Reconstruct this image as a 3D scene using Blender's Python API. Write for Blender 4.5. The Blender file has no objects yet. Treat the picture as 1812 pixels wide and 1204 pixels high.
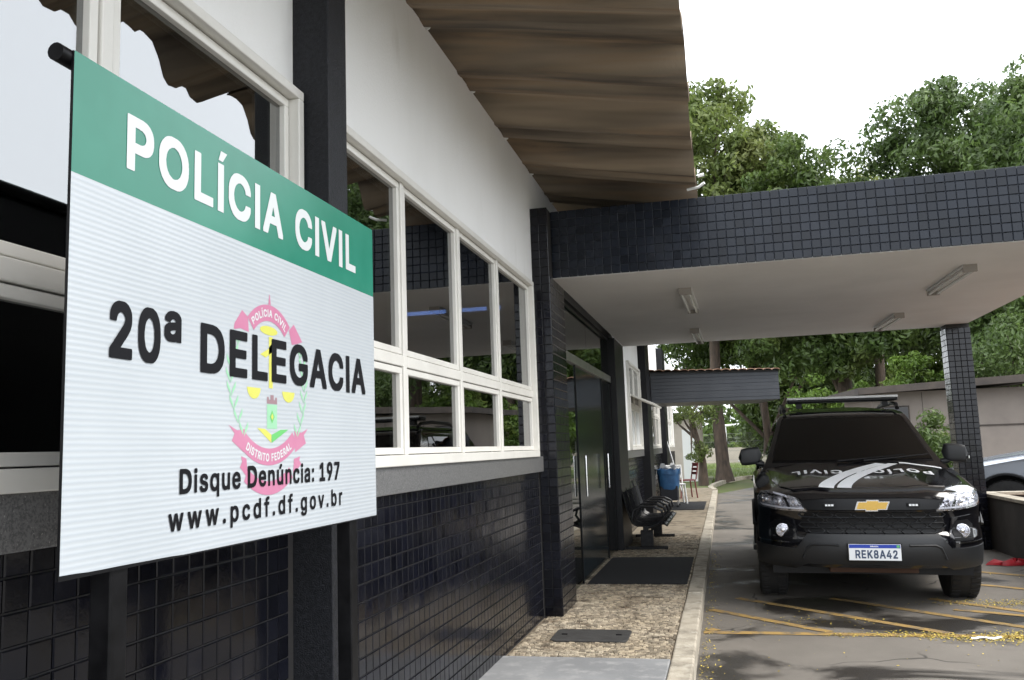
import bpy, bmesh, math, random, json
import numpy as np
from mathutils import Vector, Matrix
from mathutils.geometry import tessellate_polygon
random.seed(7); rng = np.random.default_rng(7)
R = math.radians
sc = bpy.context.scene
COL = sc.collection

# ------------------------------------------------------------ camera
CAM_Z = 1.42
yaw, pitch, roll = R(13.2716), R(7.2263), R(2.028)
def cam_axes():
    cy, sy, cp, sp = math.cos(yaw), math.sin(yaw), math.cos(pitch), math.sin(pitch)
    f = Vector((-sy*cp, cy*cp, sp)); r = Vector((cy, sy, 0)); d = f.cross(r)
    cr, sr = math.cos(roll), math.sin(roll)
    return cr*r + sr*d, -sr*r + cr*d, f
cx_, cd_, cf_ = cam_axes()
cam = bpy.data.cameras.new('camera'); camo = bpy.data.objects.new('camera', cam); COL.objects.link(camo)
m3 = Matrix((cx_, -cd_, -cf_)).transposed()
camo.matrix_world = Matrix.Translation((0, 0, CAM_Z)) @ m3.to_4x4()
cam.sensor_width = 36.0; cam.lens = 1549.69/1812*36; cam.clip_start = .05; cam.clip_end = 2000
sc.camera = camo
def project(p):
    v = Vector(p) - Vector((0, 0, CAM_Z)); z = v.dot(cf_)
    if z <= .05: return None
    return (906 + 1549.69*v.dot(cx_)/z, 602 + 1549.69*v.dot(cd_)/z, z)

# ------------------------------------------------------------ world, sun, exposure (bright overcast)
SUN_EL, SUN_AZ = R(52), R(105)        # azimuth measured from +Y towards +X
world = bpy.data.worlds.new('World'); sc.world = world; world.use_nodes = True
wn = world.node_tree; wn.nodes.clear()
wo = wn.nodes.new('ShaderNodeOutputWorld'); wb = wn.nodes.new('ShaderNodeBackground')
sky = wn.nodes.new('ShaderNodeTexSky'); sky.sky_type = 'NISHITA'; sky.sun_disc = False
sky.sun_elevation = SUN_EL; sky.sun_rotation = SUN_AZ; sky.air_density = 1.0; sky.dust_density = 4.0
wmix = wn.nodes.new('ShaderNodeMix'); wmix.data_type = 'RGBA'; wmix.inputs[0].default_value = .78
wmix.inputs[7].default_value = (15.5, 16.2, 17.0, 1)      # even cloud cover
wn.links.new(sky.outputs[0], wmix.inputs[6]); wn.links.new(wmix.outputs[2], wb.inputs[0])
wb.inputs[1].default_value = .10
wn.links.new(wb.outputs[0], wo.inputs[0])
sl = bpy.data.lights.new('sun', 'SUN'); sl.energy = 1.5; sl.angle = R(30); sl.color = (1, .95, .88)
so = bpy.data.objects.new('sun', sl); COL.objects.link(so)
sd = Vector((math.sin(SUN_AZ)*math.cos(SUN_EL), math.cos(SUN_AZ)*math.cos(SUN_EL), math.sin(SUN_EL)))
so.rotation_euler = sd.to_track_quat('Z', 'Y').to_euler(); so.location = (10, 5, 20)
sc.view_settings.view_transform = 'Standard'; sc.view_settings.look = 'None'
sc.view_settings.exposure = .97; sc.view_settings.gamma = 1; sc.view_settings.use_curve_mapping = False

# ------------------------------------------------------------ materials
def newmat(name):
    m = bpy.data.materials.new(name); m.use_nodes = True
    nt = m.node_tree; return m, nt, nt.nodes['Principled BSDF']
def lin(c): return (c[0], c[1], c[2], 1)
def mat(name, c, rough=.5, metal=0., c2=None, nscale=6., ndetail=4., nrough=.6, stretch=(1, 1, 1), lo=.35, hi=.65,
        bump=0., bscale=40., bstretch=(1, 1, 1), rough2=None, spec=.5, coat=0., island=0., trans=0., c3=None, n3=1.5, lo3=.5, hi3=.7, bdist=.01):
    """Principled with world-position noise mixing c -> c2 (-> c3), optional per-piece value jitter and bump."""
    m, nt, b = newmat(name); N, L = nt.nodes, nt.links
    b.inputs['Roughness'].default_value = rough; b.inputs['Metallic'].default_value = metal
    b.inputs['Specular IOR Level'].default_value = spec; b.inputs['Coat Weight'].default_value = coat
    b.inputs['Coat Roughness'].default_value = .04
    b.inputs['Base Color'].default_value = lin(c)
    pos = N.new('ShaderNodeNewGeometry')
    def noise(scale, st, det=4., ro=.6):
        mp = N.new('ShaderNodeMapping'); mp.inputs['Scale'].default_value = st
        L.new(pos.outputs['Position'], mp.inputs['Vector'])
        t = N.new('ShaderNodeTexNoise'); t.inputs['Scale'].default_value = scale
        t.inputs['Detail'].default_value = det; t.inputs['Roughness'].default_value = ro
        L.new(mp.outputs[0], t.inputs['Vector']); return t
    def ramp(src, a, z):
        r = N.new('ShaderNodeMapRange'); r.inputs['From Min'].default_value = a; r.inputs['From Max'].default_value = z
        L.new(src, r.inputs['Value']); return r.outputs[0]
    out = None
    if c2 is not None:
        t = noise(nscale, stretch, ndetail, nrough); f = ramp(t.outputs['Fac'], lo, hi)
        mx = N.new('ShaderNodeMix'); mx.data_type = 'RGBA'
        mx.inputs[6].default_value = lin(c); mx.inputs[7].default_value = lin(c2)
        L.new(f, mx.inputs[0]); out = mx.outputs[2]
        if rough2 is not None:
            mr = N.new('ShaderNodeMapRange'); mr.inputs['To Min'].default_value = rough; mr.inputs['To Max'].default_value = rough2
            L.new(f, mr.inputs['Value']); L.new(mr.outputs[0], b.inputs['Roughness'])
    if c3 is not None:
        t = noise(n3, stretch, 5, .65); f = ramp(t.outputs['Fac'], lo3, hi3)
        mx = N.new('ShaderNodeMix'); mx.data_type = 'RGBA'; mx.inputs[7].default_value = lin(c3)
        if out: L.new(out, mx.inputs[6])
        else: mx.inputs[6].default_value = lin(c)
        L.new(f, mx.inputs[0]); out = mx.outputs[2]
    if island:
        oi = N.new('ShaderNodeObjectInfo'); ad = N.new('ShaderNodeMath'); ad.operation = 'ADD'
        L.new(oi.outputs['Random'], ad.inputs[0]); L.new(pos.outputs['Random Per Island'], ad.inputs[1])
        fr = N.new('ShaderNodeMath'); fr.operation = 'FRACT'; L.new(ad.outputs[0], fr.inputs[0])
        mr = N.new('ShaderNodeMapRange'); mr.inputs['To Min'].default_value = 1-island; mr.inputs['To Max'].default_value = 1+island
        L.new(fr.outputs[0], mr.inputs['Value'])
        hs = N.new('ShaderNodeHueSaturation'); L.new(mr.outputs[0], hs.inputs['Value'])
        if out: L.new(out, hs.inputs['Color'])
        else: hs.inputs['Color'].default_value = lin(c)
        out = hs.outputs[0]
    if out: L.new(out, b.inputs['Base Color'])
    if bump:
        t = noise(bscale, bstretch, 5, .6); bp = N.new('ShaderNodeBump')
        bp.inputs['Strength'].default_value = bump; bp.inputs['Distance'].default_value = bdist
        L.new(t.outputs['Fac'], bp.inputs['Height']); L.new(bp.outputs[0], b.inputs['Normal'])
    if trans:
        tl = N.new('ShaderNodeBsdfTranslucent'); ms = N.new('ShaderNodeMixShader'); ms.inputs[0].default_value = trans
        if out: L.new(out, tl.inputs[0])
        else: tl.inputs[0].default_value = lin(c)
        L.new(b.outputs[0], ms.inputs[1]); L.new(tl.outputs[0], ms.inputs[2]); L.new(ms.outputs[0], N['Material Output'].inputs[0])
    return m
def glass(name, tint, r0=.06, strength=.9, rough=.0, wob=0.):
    m, nt, b = newmat(name); N, L = nt.nodes, nt.links; N.remove(b)
    lw = N.new('ShaderNodeLayerWeight'); lw.inputs[0].default_value = .5
    pw = N.new('ShaderNodeMath'); pw.operation = 'POWER'; pw.inputs[1].default_value = 4; L.new(lw.outputs['Facing'], pw.inputs[0])
    ma = N.new('ShaderNodeMath'); ma.operation = 'MULTIPLY_ADD'; ma.inputs[1].default_value = strength; ma.inputs[2].default_value = r0
    L.new(pw.outputs[0], ma.inputs[0])
    tr = N.new('ShaderNodeBsdfTransparent'); tr.inputs[0].default_value = lin(tint)
    gl = N.new('ShaderNodeBsdfGlossy'); gl.inputs['Roughness'].default_value = rough
    if wob:
        t = N.new('ShaderNodeTexNoise'); t.inputs['Scale'].default_value = 1.6; bp = N.new('ShaderNodeBump')
        bp.inputs['Strength'].default_value = wob; bp.inputs['Distance'].default_value = .02
        g = N.new('ShaderNodeNewGeometry'); L.new(g.outputs['Position'], t.inputs['Vector'])
        L.new(t.outputs['Fac'], bp.inputs['Height']); L.new(bp.outputs[0], gl.inputs['Normal'])
    ms = N.new('ShaderNodeMixShader'); L.new(ma.outputs[0], ms.inputs[0]); L.new(tr.outputs[0], ms.inputs[1]); L.new(gl.outputs[0], ms.inputs[2])
    L.new(ms.outputs[0], N['Material Output'].inputs[0]); return m
def emit(name, c, s):
    m, nt, b = newmat(name); b.inputs['Base Color'].default_value = lin(c)
    b.inputs['Emission Color'].default_value = lin(c); b.inputs['Emission Strength'].default_value = s; return m

M = {}
M['plaster'] = mat('white_plaster', (.86, .86, .85), .85, c2=(.79, .79, .775), nscale=1.3, stretch=(1, 1, .35), lo=.45, hi=.8, c3=(.70, .69, .66), n3=3.5, lo3=.62, hi3=.85, bump=.5, bscale=90, bdist=.004)
M['grout'] = mat('dark_grout', (.014, .014, .016), .75, c2=(.024, .022, .02), nscale=5)
M['tile'] = mat('navy_tile', (.0045, .005, .009), .10, c2=(.007, .0075, .011), nscale=7, island=.35, bump=.12, bscale=22, rough2=.16, bdist=.004, spec=.35)
M['fascia_grout'] = mat('grey_grout', (.11, .12, .14), .8)
M['fascia_tile'] = mat('slate_blue_tile', (.0095, .0125, .019), .2, c2=(.013, .016, .023), nscale=2.5, island=.26, bump=.25, bscale=20, rough2=.30, bdist=.004, spec=.28)
M['black_paint'] = mat('black_wall_paint', (.0055, .006, .008), .4, c2=(.008, .008, .010), spec=.3, nscale=14, bump=.35, bscale=120, bdist=.003)
M['rough_black'] = mat('rough_black_render', (.005, .006, .008), .36, spec=.3, c2=(.016, .017, .022), nscale=60, bump=.9, bscale=170, bdist=.004)
M['granite'] = mat('grey_granite', (.18, .18, .18), .3, c2=(.09, .09, .092), nscale=170, ndetail=3, lo=.42, hi=.62, c3=(.40, .39, .37), n3=140, lo3=.62, hi3=.68)
M['frame'] = mat('cream_window_paint', (.75, .735, .69), .38, c2=(.68, .665, .62), nscale=4, bump=.05, bscale=60)
M['frosted'] = mat('frosted_glass', (.72, .74, .74), .25)
M['glass'] = glass('window_glass', (.36, .39, .38), .33, .55, wob=.04)
M['entry_glass'] = glass('green_tinted_glass', (.30, .42, .38), .09, .95, wob=.03)
M['dark_glass'] = glass('dark_filmed_glass', (.12, .17, .19), .10, .25, rough=.16, wob=.02)
M['film_panel'] = mat('dark_blue_filmed_panel', (.012, .021, .027), .14, c2=(.016, .026, .033), nscale=1.2, spec=.35)
M['board'] = mat('grey_blue_board', (.026, .030, .038), .5, c2=(.034, .038, .046), nscale=3)
M['alu'] = mat('aluminium', (.60, .60, .58), .32, metal=.85, c2=(.5, .5, .48), nscale=10)
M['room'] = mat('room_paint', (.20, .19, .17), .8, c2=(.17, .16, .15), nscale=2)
M['soffit'] = mat('soffit_paint', (.77, .76, .745), .8, c2=(.69, .68, .665), nscale=1.1, lo=.4, hi=.75, bump=.1, bscale=30)
M['sheet'] = mat('stained_shaded_fibre_cement', (.285, .225, .16), .9, c2=(.085, .068, .052), nscale=2.2, stretch=(.07, 2.6, 1), lo=.36, hi=.64, ndetail=3,
                 c3=(.27, .18, .105), n3=2.6, lo3=.50, hi3=.72, bump=.35, bscale=50, bdist=.006)  # brown stain; its bands along the ribs also put corrugation shade into the colour
M['concrete'] = mat('grey_concrete', (.24, .23, .21), .85, c2=(.16, .155, .145), nscale=2.2, bump=.3, bscale=70, c3=(.30, .29, .27), n3=7)
M['slab'] = mat('cement_screed', (.27, .275, .28), .75, c2=(.20, .205, .21), nscale=1.8, bump=.2, bscale=60, c3=(.32, .32, .32), n3=9)
M['kerb'] = mat('kerb_concrete', (.42, .375, .30), .88, c2=(.22, .195, .155), nscale=4.5, lo=.45, hi=.68, bump=.5, bscale=55, c3=(.52, .48, .40), n3=11)
M['mortar'] = mat('sandy_mortar', (.22, .18, .13), .9, c2=(.10, .078, .052), nscale=9)
M['stone'] = mat('limestone_sett', (.36, .31, .235), .75, c2=(.31, .255, .18), nscale=1.6, island=.5, bump=.5, bscale=90, c3=(.12, .09, .06), n3=5.5, lo3=.50, hi3=.66)
M['mat'] = mat('black_rubber', (.012, .012, .014), .85, c2=(.02, .02, .022), nscale=60, bump=.8, bscale=220)
M['lid'] = mat('painted_lid', (.050, .049, .048), .7, c2=(.032, .031, .03), nscale=12, bump=.3, bscale=80)
M['yellow_line'] = mat('worn_yellow_paint', (.37, .235, .075), .8, c2=(.14, .12, .095), nscale=9, lo=.46, hi=.68, bump=.4, bscale=140)
M['petal'] = mat('yellow_petal', (.42, .32, .06), .7, island=.5)
M['paper'] = mat('white_paper', (.75, .74, .72), .8)
M['redcloth'] = mat('red_plastic', (.50, .018, .03), .45, c2=(.32, .012, .02), nscale=14)
M['clay'] = mat('clay_tile', (.40, .25, .17), .85, c2=(.27, .15, .10), nscale=6, island=.25)
M['pipe_black'] = mat('black_steel', (.003, .003, .0035), .4, c2=(.008, .008, .009), nscale=20, spec=.15)
M['bench'] = mat('black_bench_steel', (.016, .016, .019), .24, c2=(.028, .028, .03), nscale=25)
M['bench_shell'] = mat('black_bench_shell', (.10, .10, .108), .26, metal=.7)
M['chrome'] = mat('chrome', (.78, .78, .80), .12, metal=1)
M['blue_bag'] = mat('blue_plastic', (.05, .16, .34), .35, c2=(.035, .115, .26), nscale=8, bump=.5, bscale=14, bdist=.02)
M['dark_plastic'] = mat('dark_plastic', (.02, .022, .028), .5)
M['white_plastic'] = mat('white_plastic', (.78, .78, .76), .4)
M['red_paint'] = mat('dark_red_paint', (.14, .018, .022), .45)
M['wood'] = mat('grey_wood', (.28, .24, .20), .7)
M['lamp_body'] = mat('lamp_housing', (.74, .74, .72), .4)
M['lamp_cap'] = mat('lamp_end_cap', (.32, .29, .26), .6)
M['lamp_tube'] = mat('fluorescent_tube', (.80, .80, .78), .15)
M['blue_lamp'] = emit('lit_blue_tube', (.22, .36, 1.0), 3.0)
M['beige_wall'] = mat('beige_render', (.50, .44, .38), .9, c2=(.40, .35, .30), nscale=1.1, bump=.2, bscale=40)
M['grey_wall'] = mat('taupe_render', (.27, .235, .205), .9, c2=(.21, .18, .16), nscale=.9, bump=.2, bscale=40)
M['roof_dark'] = mat('dark_roof', (.05, .042, .038), .85, c2=(.08, .065, .055), nscale=3)
M['soil'] = mat('red_soil', (.26, .12, .06), .95, c2=(.18, .085, .045), nscale=9, bump=.7, bscale=30)
M['planter'] = mat('planter_render', (.055, .048, .042), .8, c2=(.035, .03, .027), nscale=2.5, bump=.3, bscale=50)
M['bark'] = mat('brown_bark', (.115, .082, .062), .95, c2=(.055, .042, .034), nscale=9, stretch=(1, 1, .25), bump=1., bscale=22, bstretch=(1, 1, .3), bdist=.03)
def leafmat(name, c, c2, c3, isl=.35, tr=.35, trans_=None):
    return mat(name, c, .42, c2=c2, nscale=.8, lo=.38, hi=.62, island=isl, trans=trans_ or tr, c3=c3, n3=.35, lo3=.52, hi3=.68)
M['leaf_light'] = leafmat('mango_leaf', (.175, .22, .06), (.125, .175, .045), (.24, .25, .09), trans_=.5)
M['leaf_dark'] = leafmat('dense_dark_leaf', (.08, .13, .035), (.11, .165, .045), (.055, .095, .026), trans_=.42)
M['leaf_mid'] = leafmat('mid_leaf', (.105, .155, .036), (.07, .115, .028), (.145, .185, .05), trans_=.42)
M['leaf_bright'] = leafmat('bright_leaf', (.17, .27, .045), (.12, .20, .035), (.23, .28, .06))
M['grass'] = mat('grass_blade', (.12, .20, .035), .6, c2=(.17, .21, .05), nscale=1.2, island=.3, trans=.2)
M['turf'] = mat('turf_ground', (.09, .115, .03), .95, c2=(.13, .10, .055), nscale=.6, lo=.5, hi=.72, bump=.5, bscale=30)
M['wire'] = mat('galvanised_wire', (.30, .30, .29), .5, metal=.5)
M['white_metal'] = mat('white_metal_paint', (.75, .76, .76), .4)
# asphalt: dry aggregate, darker damp stains with lower roughness
def asphalt():
    m = mat('asphalt', (.185, .166, .143), .88, c2=(.13, .117, .10), nscale=1.1, lo=.35, hi=.7, bump=.8, bscale=180, bdist=.004, c3=(.16, .145, .125), n3=90, lo3=.6, hi3=.72)
    nt = m.node_tree; N, L = nt.nodes, nt.links; b = N['Principled BSDF']
    src = b.inputs['Base Color'].links[0].from_socket
    g = N.new('ShaderNodeNewGeometry'); mp = N.new('ShaderNodeMapping'); mp.inputs['Scale'].default_value = (.8, 1.0, 1); mp.inputs['Location'].default_value = (3.1, 1.2, 0)
    L.new(g.outputs['Position'], mp.inputs[0])
    t = N.new('ShaderNodeTexNoise'); t.inputs['Scale'].default_value = .85; t.inputs['Detail'].default_value = 6; t.inputs['Roughness'].default_value = .55; t.inputs['Distortion'].default_value = .6
    L.new(mp.outputs[0], t.inputs['Vector'])
    r = N.new('ShaderNodeMapRange'); r.inputs['From Min'].default_value = .53; r.inputs['From Max'].default_value = .60; L.new(t.outputs['Fac'], r.inputs['Value'])
    mx = N.new('ShaderNodeMix'); mx.data_type = 'RGBA'; mx.inputs[7].default_value = (.034, .030, .026, 1)
    L.new(r.outputs[0], mx.inputs[0]); L.new(src, mx.inputs[6]); L.new(mx.outputs[2], b.inputs['Base Color'])
    dm = N.new('ShaderNodeTexNoise'); dm.inputs['Scale'].default_value = 2.2; L.new(g.outputs['Position'], dm.inputs['Vector'])
    av = N.new('ShaderNodeMix'); av.data_type = 'RGBA'; av.inputs[0].default_value = .25; L.new(g.outputs['Position'], av.inputs[6]); L.new(dm.outputs['Color'], av.inputs[7])
    vo = N.new('ShaderNodeTexVoronoi'); vo.feature = 'DISTANCE_TO_EDGE'; vo.inputs['Scale'].default_value = 1.1; L.new(av.outputs[2], vo.inputs['Vector'])
    cm = N.new('ShaderNodeMapRange'); cm.inputs['From Min'].default_value = .003; cm.inputs['From Max'].default_value = .010; cm.inputs['To Min'].default_value = .75; cm.inputs['To Max'].default_value = 0; L.new(vo.outputs['Distance'], cm.inputs['Value'])
    cn_ = N.new('ShaderNodeTexNoise'); cn_.inputs['Scale'].default_value = .9; L.new(g.outputs['Position'], cn_.inputs['Vector'])
    cg = N.new('ShaderNodeMapRange'); cg.inputs['From Min'].default_value = .5; cg.inputs['From Max'].default_value = .6; L.new(cn_.outputs['Fac'], cg.inputs['Value'])
    cx2 = N.new('ShaderNodeMath'); cx2.operation = 'MULTIPLY'; L.new(cm.outputs[0], cx2.inputs[0]); L.new(cg.outputs[0], cx2.inputs[1])
    m2 = N.new('ShaderNodeMix'); m2.data_type = 'RGBA'; m2.inputs[7].default_value = (.02, .018, .016, 1); L.new(cx2.outputs[0], m2.inputs[0]); L.new(mx.outputs[2], m2.inputs[6]); L.new(m2.outputs[2], b.inputs['Base Color'])
    q = N.new('ShaderNodeMapRange'); q.inputs['To Min'].default_value = .86; q.inputs['To Max'].default_value = .34; L.new(r.outputs[0], q.inputs['Value']); L.new(q.outputs[0], b.inputs['Roughness'])
    return m
M['asphalt'] = asphalt()
# sign
def board_white():
    m = mat('white_vinyl', (.455, .488, .515), .25, c2=(.42, .453, .48), nscale=2.5)
    nt = m.node_tree; N, L = nt.nodes, nt.links; b = N['Principled BSDF']; src = b.inputs['Base Color'].links[0].from_socket
    g = N.new('ShaderNodeTexCoord'); w = N.new('ShaderNodeTexWave'); w.wave_type = 'BANDS'; w.bands_direction = 'Z'; w.inputs['Scale'].default_value = 25.; w.inputs['Distortion'].default_value = .4
    L.new(g.outputs['Object'], w.inputs['Vector']); mx = N.new('ShaderNodeMix'); mx.data_type = 'RGBA'; mx.blend_type = 'MULTIPLY'; mx.inputs[7].default_value = (.90, .92, .955, 1)
    mr = N.new('ShaderNodeMapRange'); mr.inputs['From Min'].default_value = .35; L.new(w.outputs['Fac'], mr.inputs['Value']); mr.inputs['To Max'].default_value = .7
    L.new(mr.outputs[0], mx.inputs[0]); L.new(src, mx.inputs[6]); L.new(mx.outputs[2], b.inputs['Base Color'])
    bp = N.new('ShaderNodeBump'); bp.inputs['Strength'].default_value = .15; bp.inputs['Distance'].default_value = .002; L.new(w.outputs['Fac'], bp.inputs['Height']); L.new(bp.outputs[0], b.inputs['Normal'])
    return m
M['vinyl'] = board_white()
M['vinyl_green'] = mat('green_vinyl', (.012, .17, .11), .22, c2=(.030, .225, .155), nscale=2.2, lo=.45, hi=.8)
M['letter_white'] = mat('white_print', (.56, .59, .60), .3)
M['letter_black'] = mat('black_print', (.006, .006, .008), .5, spec=.15)
M['pink'] = mat('faded_pink_print', (.46, .16, .27), .3, c2=(.49, .20, .31), nscale=6, spec=.3)
M['pink_pale'] = mat('pale_pink_print', (.492, .515, .55), .25)
M['lime'] = mat('faded_green_print', (.27, .53, .34), .3)
M['leafg'] = mat('tower_green_print', (.12, .46, .13), .3)
M['lemon'] = mat('faded_yellow_print', (.55, .55, .10), .3)
M['brownp'] = mat('brown_print', (.27, .17, .19), .3)
# car
M['car_black'] = mat('black_car_paint', (.0045, .0045, .006), .12, coat=.8, spec=.5)
M['car_silver'] = mat('silver_car_paint', (.42, .45, .50), .22, metal=.4, coat=.8)
M['car_plastic'] = mat('grained_bumper_plastic', (.013, .014, .016), .48, bump=.25, bscale=160, bdist=.002)
M['car_dark'] = mat('dark_trim', (.004, .004, .005), .4, spec=.25)
M['car_glass'] = glass('dark_car_glass', (.05, .055, .055), .05, .85)
M['car_lens'] = glass('clear_lens', (.93, .93, .95), .08, .8)
M['reflector'] = mat('headlight_reflector', (.72, .73, .76), .2, metal=.9, bump=.9, bscale=55, bdist=.01)
M['gold'] = mat('gold_badge', (.62, .40, .10), .25, metal=.6)
M['stripe'] = mat('white_car_decal', (.86, .88, .90), .35)
M['rubber'] = mat('tyre_rubber', (.014, .014, .015), .8, c2=(.022, .021, .02), nscale=20, bump=.3, bscale=60)
M['rim'] = mat('alloy_rim', (.42, .42, .43), .3, metal=.85)
M['plate_white'] = mat('number_plate_white', (.74, .76, .78), .3)
M['plate_blue'] = mat('number_plate_blue', (.012, .045, .36), .3)
M['plate_ink'] = mat('number_plate_ink', (.035, .06, .12), .3)
M['rust'] = mat('rusty_crossmember', (.07, .034, .02), .8)

# ------------------------------------------------------------ mesh helpers
def link(name, me, parent=None, loc=None):
    o = bpy.data.objects.new(name, me); COL.objects.link(o)
    if parent is not None: o.parent = parent
    if loc is not None: o.location = loc
    return o
def tag(o, label=None, cat=None, group=None, kind=None):
    if label: o['label'] = label
    if cat: o['category'] = cat
    if group: o['group'] = group
    if kind: o['kind'] = kind
    return o
def empty(name, loc=(0, 0, 0), rz=0.):
    o = bpy.data.objects.new(name, None); COL.objects.link(o); o.location = loc; o.rotation_euler = (0, 0, rz)
    o.empty_display_size = .1; return o
def structure(o): o['kind'] = 'structure'; return o
class MB:
    def __init__(s): s.v = []; s.f = []
    def add(s, v, f):
        b = len(s.v); s.v += [tuple(p) for p in v]; s.f += [[i+b for i in q] for q in f]; return s
    def box(s, x0, x1, y0, y1, z0, z1):
        return s.add([(x0, y0, z0), (x1, y0, z0), (x1, y1, z0), (x0, y1, z0), (x0, y0, z1), (x1, y0, z1), (x1, y1, z1), (x0, y1, z1)],
                     [[0, 3, 2, 1], [4, 5, 6, 7], [0, 1, 5, 4], [1, 2, 6, 5], [2, 3, 7, 6], [3, 0, 4, 7]])
    def obox(s, c, ax, ay, az):       # oriented box: centre and half-axis vectors
        c, ax, ay, az = Vector(c), Vector(ax), Vector(ay), Vector(az); v = []
        for k in (-1, 1):
            for (i, j) in ((-1, -1), (1, -1), (1, 1), (-1, 1)): v.append(c + ax*i + ay*j + az*k)
        return s.add(v, [[0, 3, 2, 1], [4, 5, 6, 7], [0, 1, 5, 4], [1, 2, 6, 5], [2, 3, 7, 6], [3, 0, 4, 7]])
    def tube(s, pts, r, n=8, cap=True):
        pts = [Vector(p) for p in pts]; rs = r if isinstance(r, (list, tuple)) else [r]*len(pts); b = len(s.v); up = None
        for i, p in enumerate(pts):
            d = (pts[min(i+1, len(pts)-1)] - pts[max(i-1, 0)]).normalized()
            if up is None: up = Vector((0, 0, 1)) if abs(d.z) < .9 else Vector((1, 0, 0))
            a = d.cross(up).normalized(); c = a.cross(d).normalized(); up = c
            for k in range(n):
                t = 2*math.pi*k/n; s.v.append(tuple(p + (a*math.cos(t) + c*math.sin(t))*rs[i]))
        for i in range(len(pts)-1):
            for k in range(n):
                k2 = (k+1) % n; s.f.append([b+i*n+k, b+i*n+k2, b+(i+1)*n+k2, b+(i+1)*n+k])
        if cap:
            s.f.append([b+k for k in range(n)][::-1]); s.f.append([b+(len(pts)-1)*n+k for k in range(n)])
        return s
    def lathe(s, prof, c, axis='z', n=24):    # prof: (radius, height) pairs
        b = len(s.v); c = Vector(c)
        for (r, h) in prof:
            for k in range(n):
                t = 2*math.pi*k/n; a, q = r*math.cos(t), r*math.sin(t)
                s.v.append(tuple(c + Vector({'z': (a, q, h), 'x': (h, a, q), 'y': (a, h, q)}[axis])))
        for i in range(len(prof)-1):
            for k in range(n):
                k2 = (k+1) % n; s.f.append([b+i*n+k, b+i*n+k2, b+(i+1)*n+k2, b+(i+1)*n+k])
        s.f.append([b+k for k in range(n)][::-1]); s.f.append([b+(len(prof)-1)*n+k for k in range(n)]); return s
    def grid(s, rows, closed=False):
        b = len(s.v); n = len(rows[0])
        for r in rows: s.v += [tuple(p) for p in r]
        for i in range(len(rows)-1):
            for k in range(n if closed else n-1):
                k2 = (k+1) % n; s.f.append([b+i*n+k, b+i*n+k2, b+(i+1)*n+k2, b+(i+1)*n+k])
        return s
    def prism(s, poly, fn, h0, h1):           # poly of (a,b), fn(a,b,h) -> point
        n = len(poly); b = len(s.v)
        s.v += [tuple(fn(p[0], p[1], h0)) for p in poly] + [tuple(fn(p[0], p[1], h1)) for p in poly]
        tri = tessellate_polygon([[Vector((p[0], p[1], 0)) for p in poly]])
        for t in tri: s.f.append([b+i for i in t][::-1]); s.f.append([b+n+i for i in t])
        for i in range(n):
            j = (i+1) % n; s.f.append([b+i, b+j, b+n+j, b+n+i])
        return s
    def mesh(s, name, m=None, smooth=None, fix=True):
        me = bpy.data.meshes.new(name); me.from_pydata(s.v, [], s.f)
        if fix:
            bm = bmesh.new(); bm.from_mesh(me); bmesh.ops.recalc_face_normals(bm, faces=bm.faces); bm.to_mesh(me); bm.free()
        if m is not None: me.materials.append(m)
        if smooth is not None:
            me.polygons.foreach_set('use_smooth', [True]*len(me.polygons)); me.set_sharp_from_angle(angle=R(smooth))
        me.update(); return me
    def build(s, name, m, parent=None, smooth=None, bevel=0., fix=True, loc=None):
        o = link(name, s.mesh(name, m, smooth, fix), parent, loc)
        if bevel:
            md = o.modifiers.new('edge', 'BEVEL'); md.width = bevel; md.segments = 2; md.limit_method = 'ANGLE'; md.angle_limit = R(40)
        return o
def box(name, m, parent, x0, x1, y0, y1, z0, z1, bevel=0.): return MB().box(x0, x1, y0, y1, z0, z1).build(name, m, parent, bevel=bevel)
def np_mesh(name, V, F, m):                   # V (n,3), F (k,4)
    me = bpy.data.meshes.new(name); me.vertices.add(len(V)); me.vertices.foreach_set('co', np.asarray(V, np.float32).ravel())
    F = np.asarray(F, np.int32); k = F.shape[1]
    me.loops.add(F.size); me.loops.foreach_set('vertex_index', F.ravel())
    me.polygons.add(len(F)); me.polygons.foreach_set('loop_start', np.arange(0, F.size, k, dtype=np.int32))
    me.polygons.foreach_set('use_smooth', np.zeros(len(F), bool)); me.update(calc_edges=True); me.validate()
    if m: me.materials.append(m)
    return me

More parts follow.
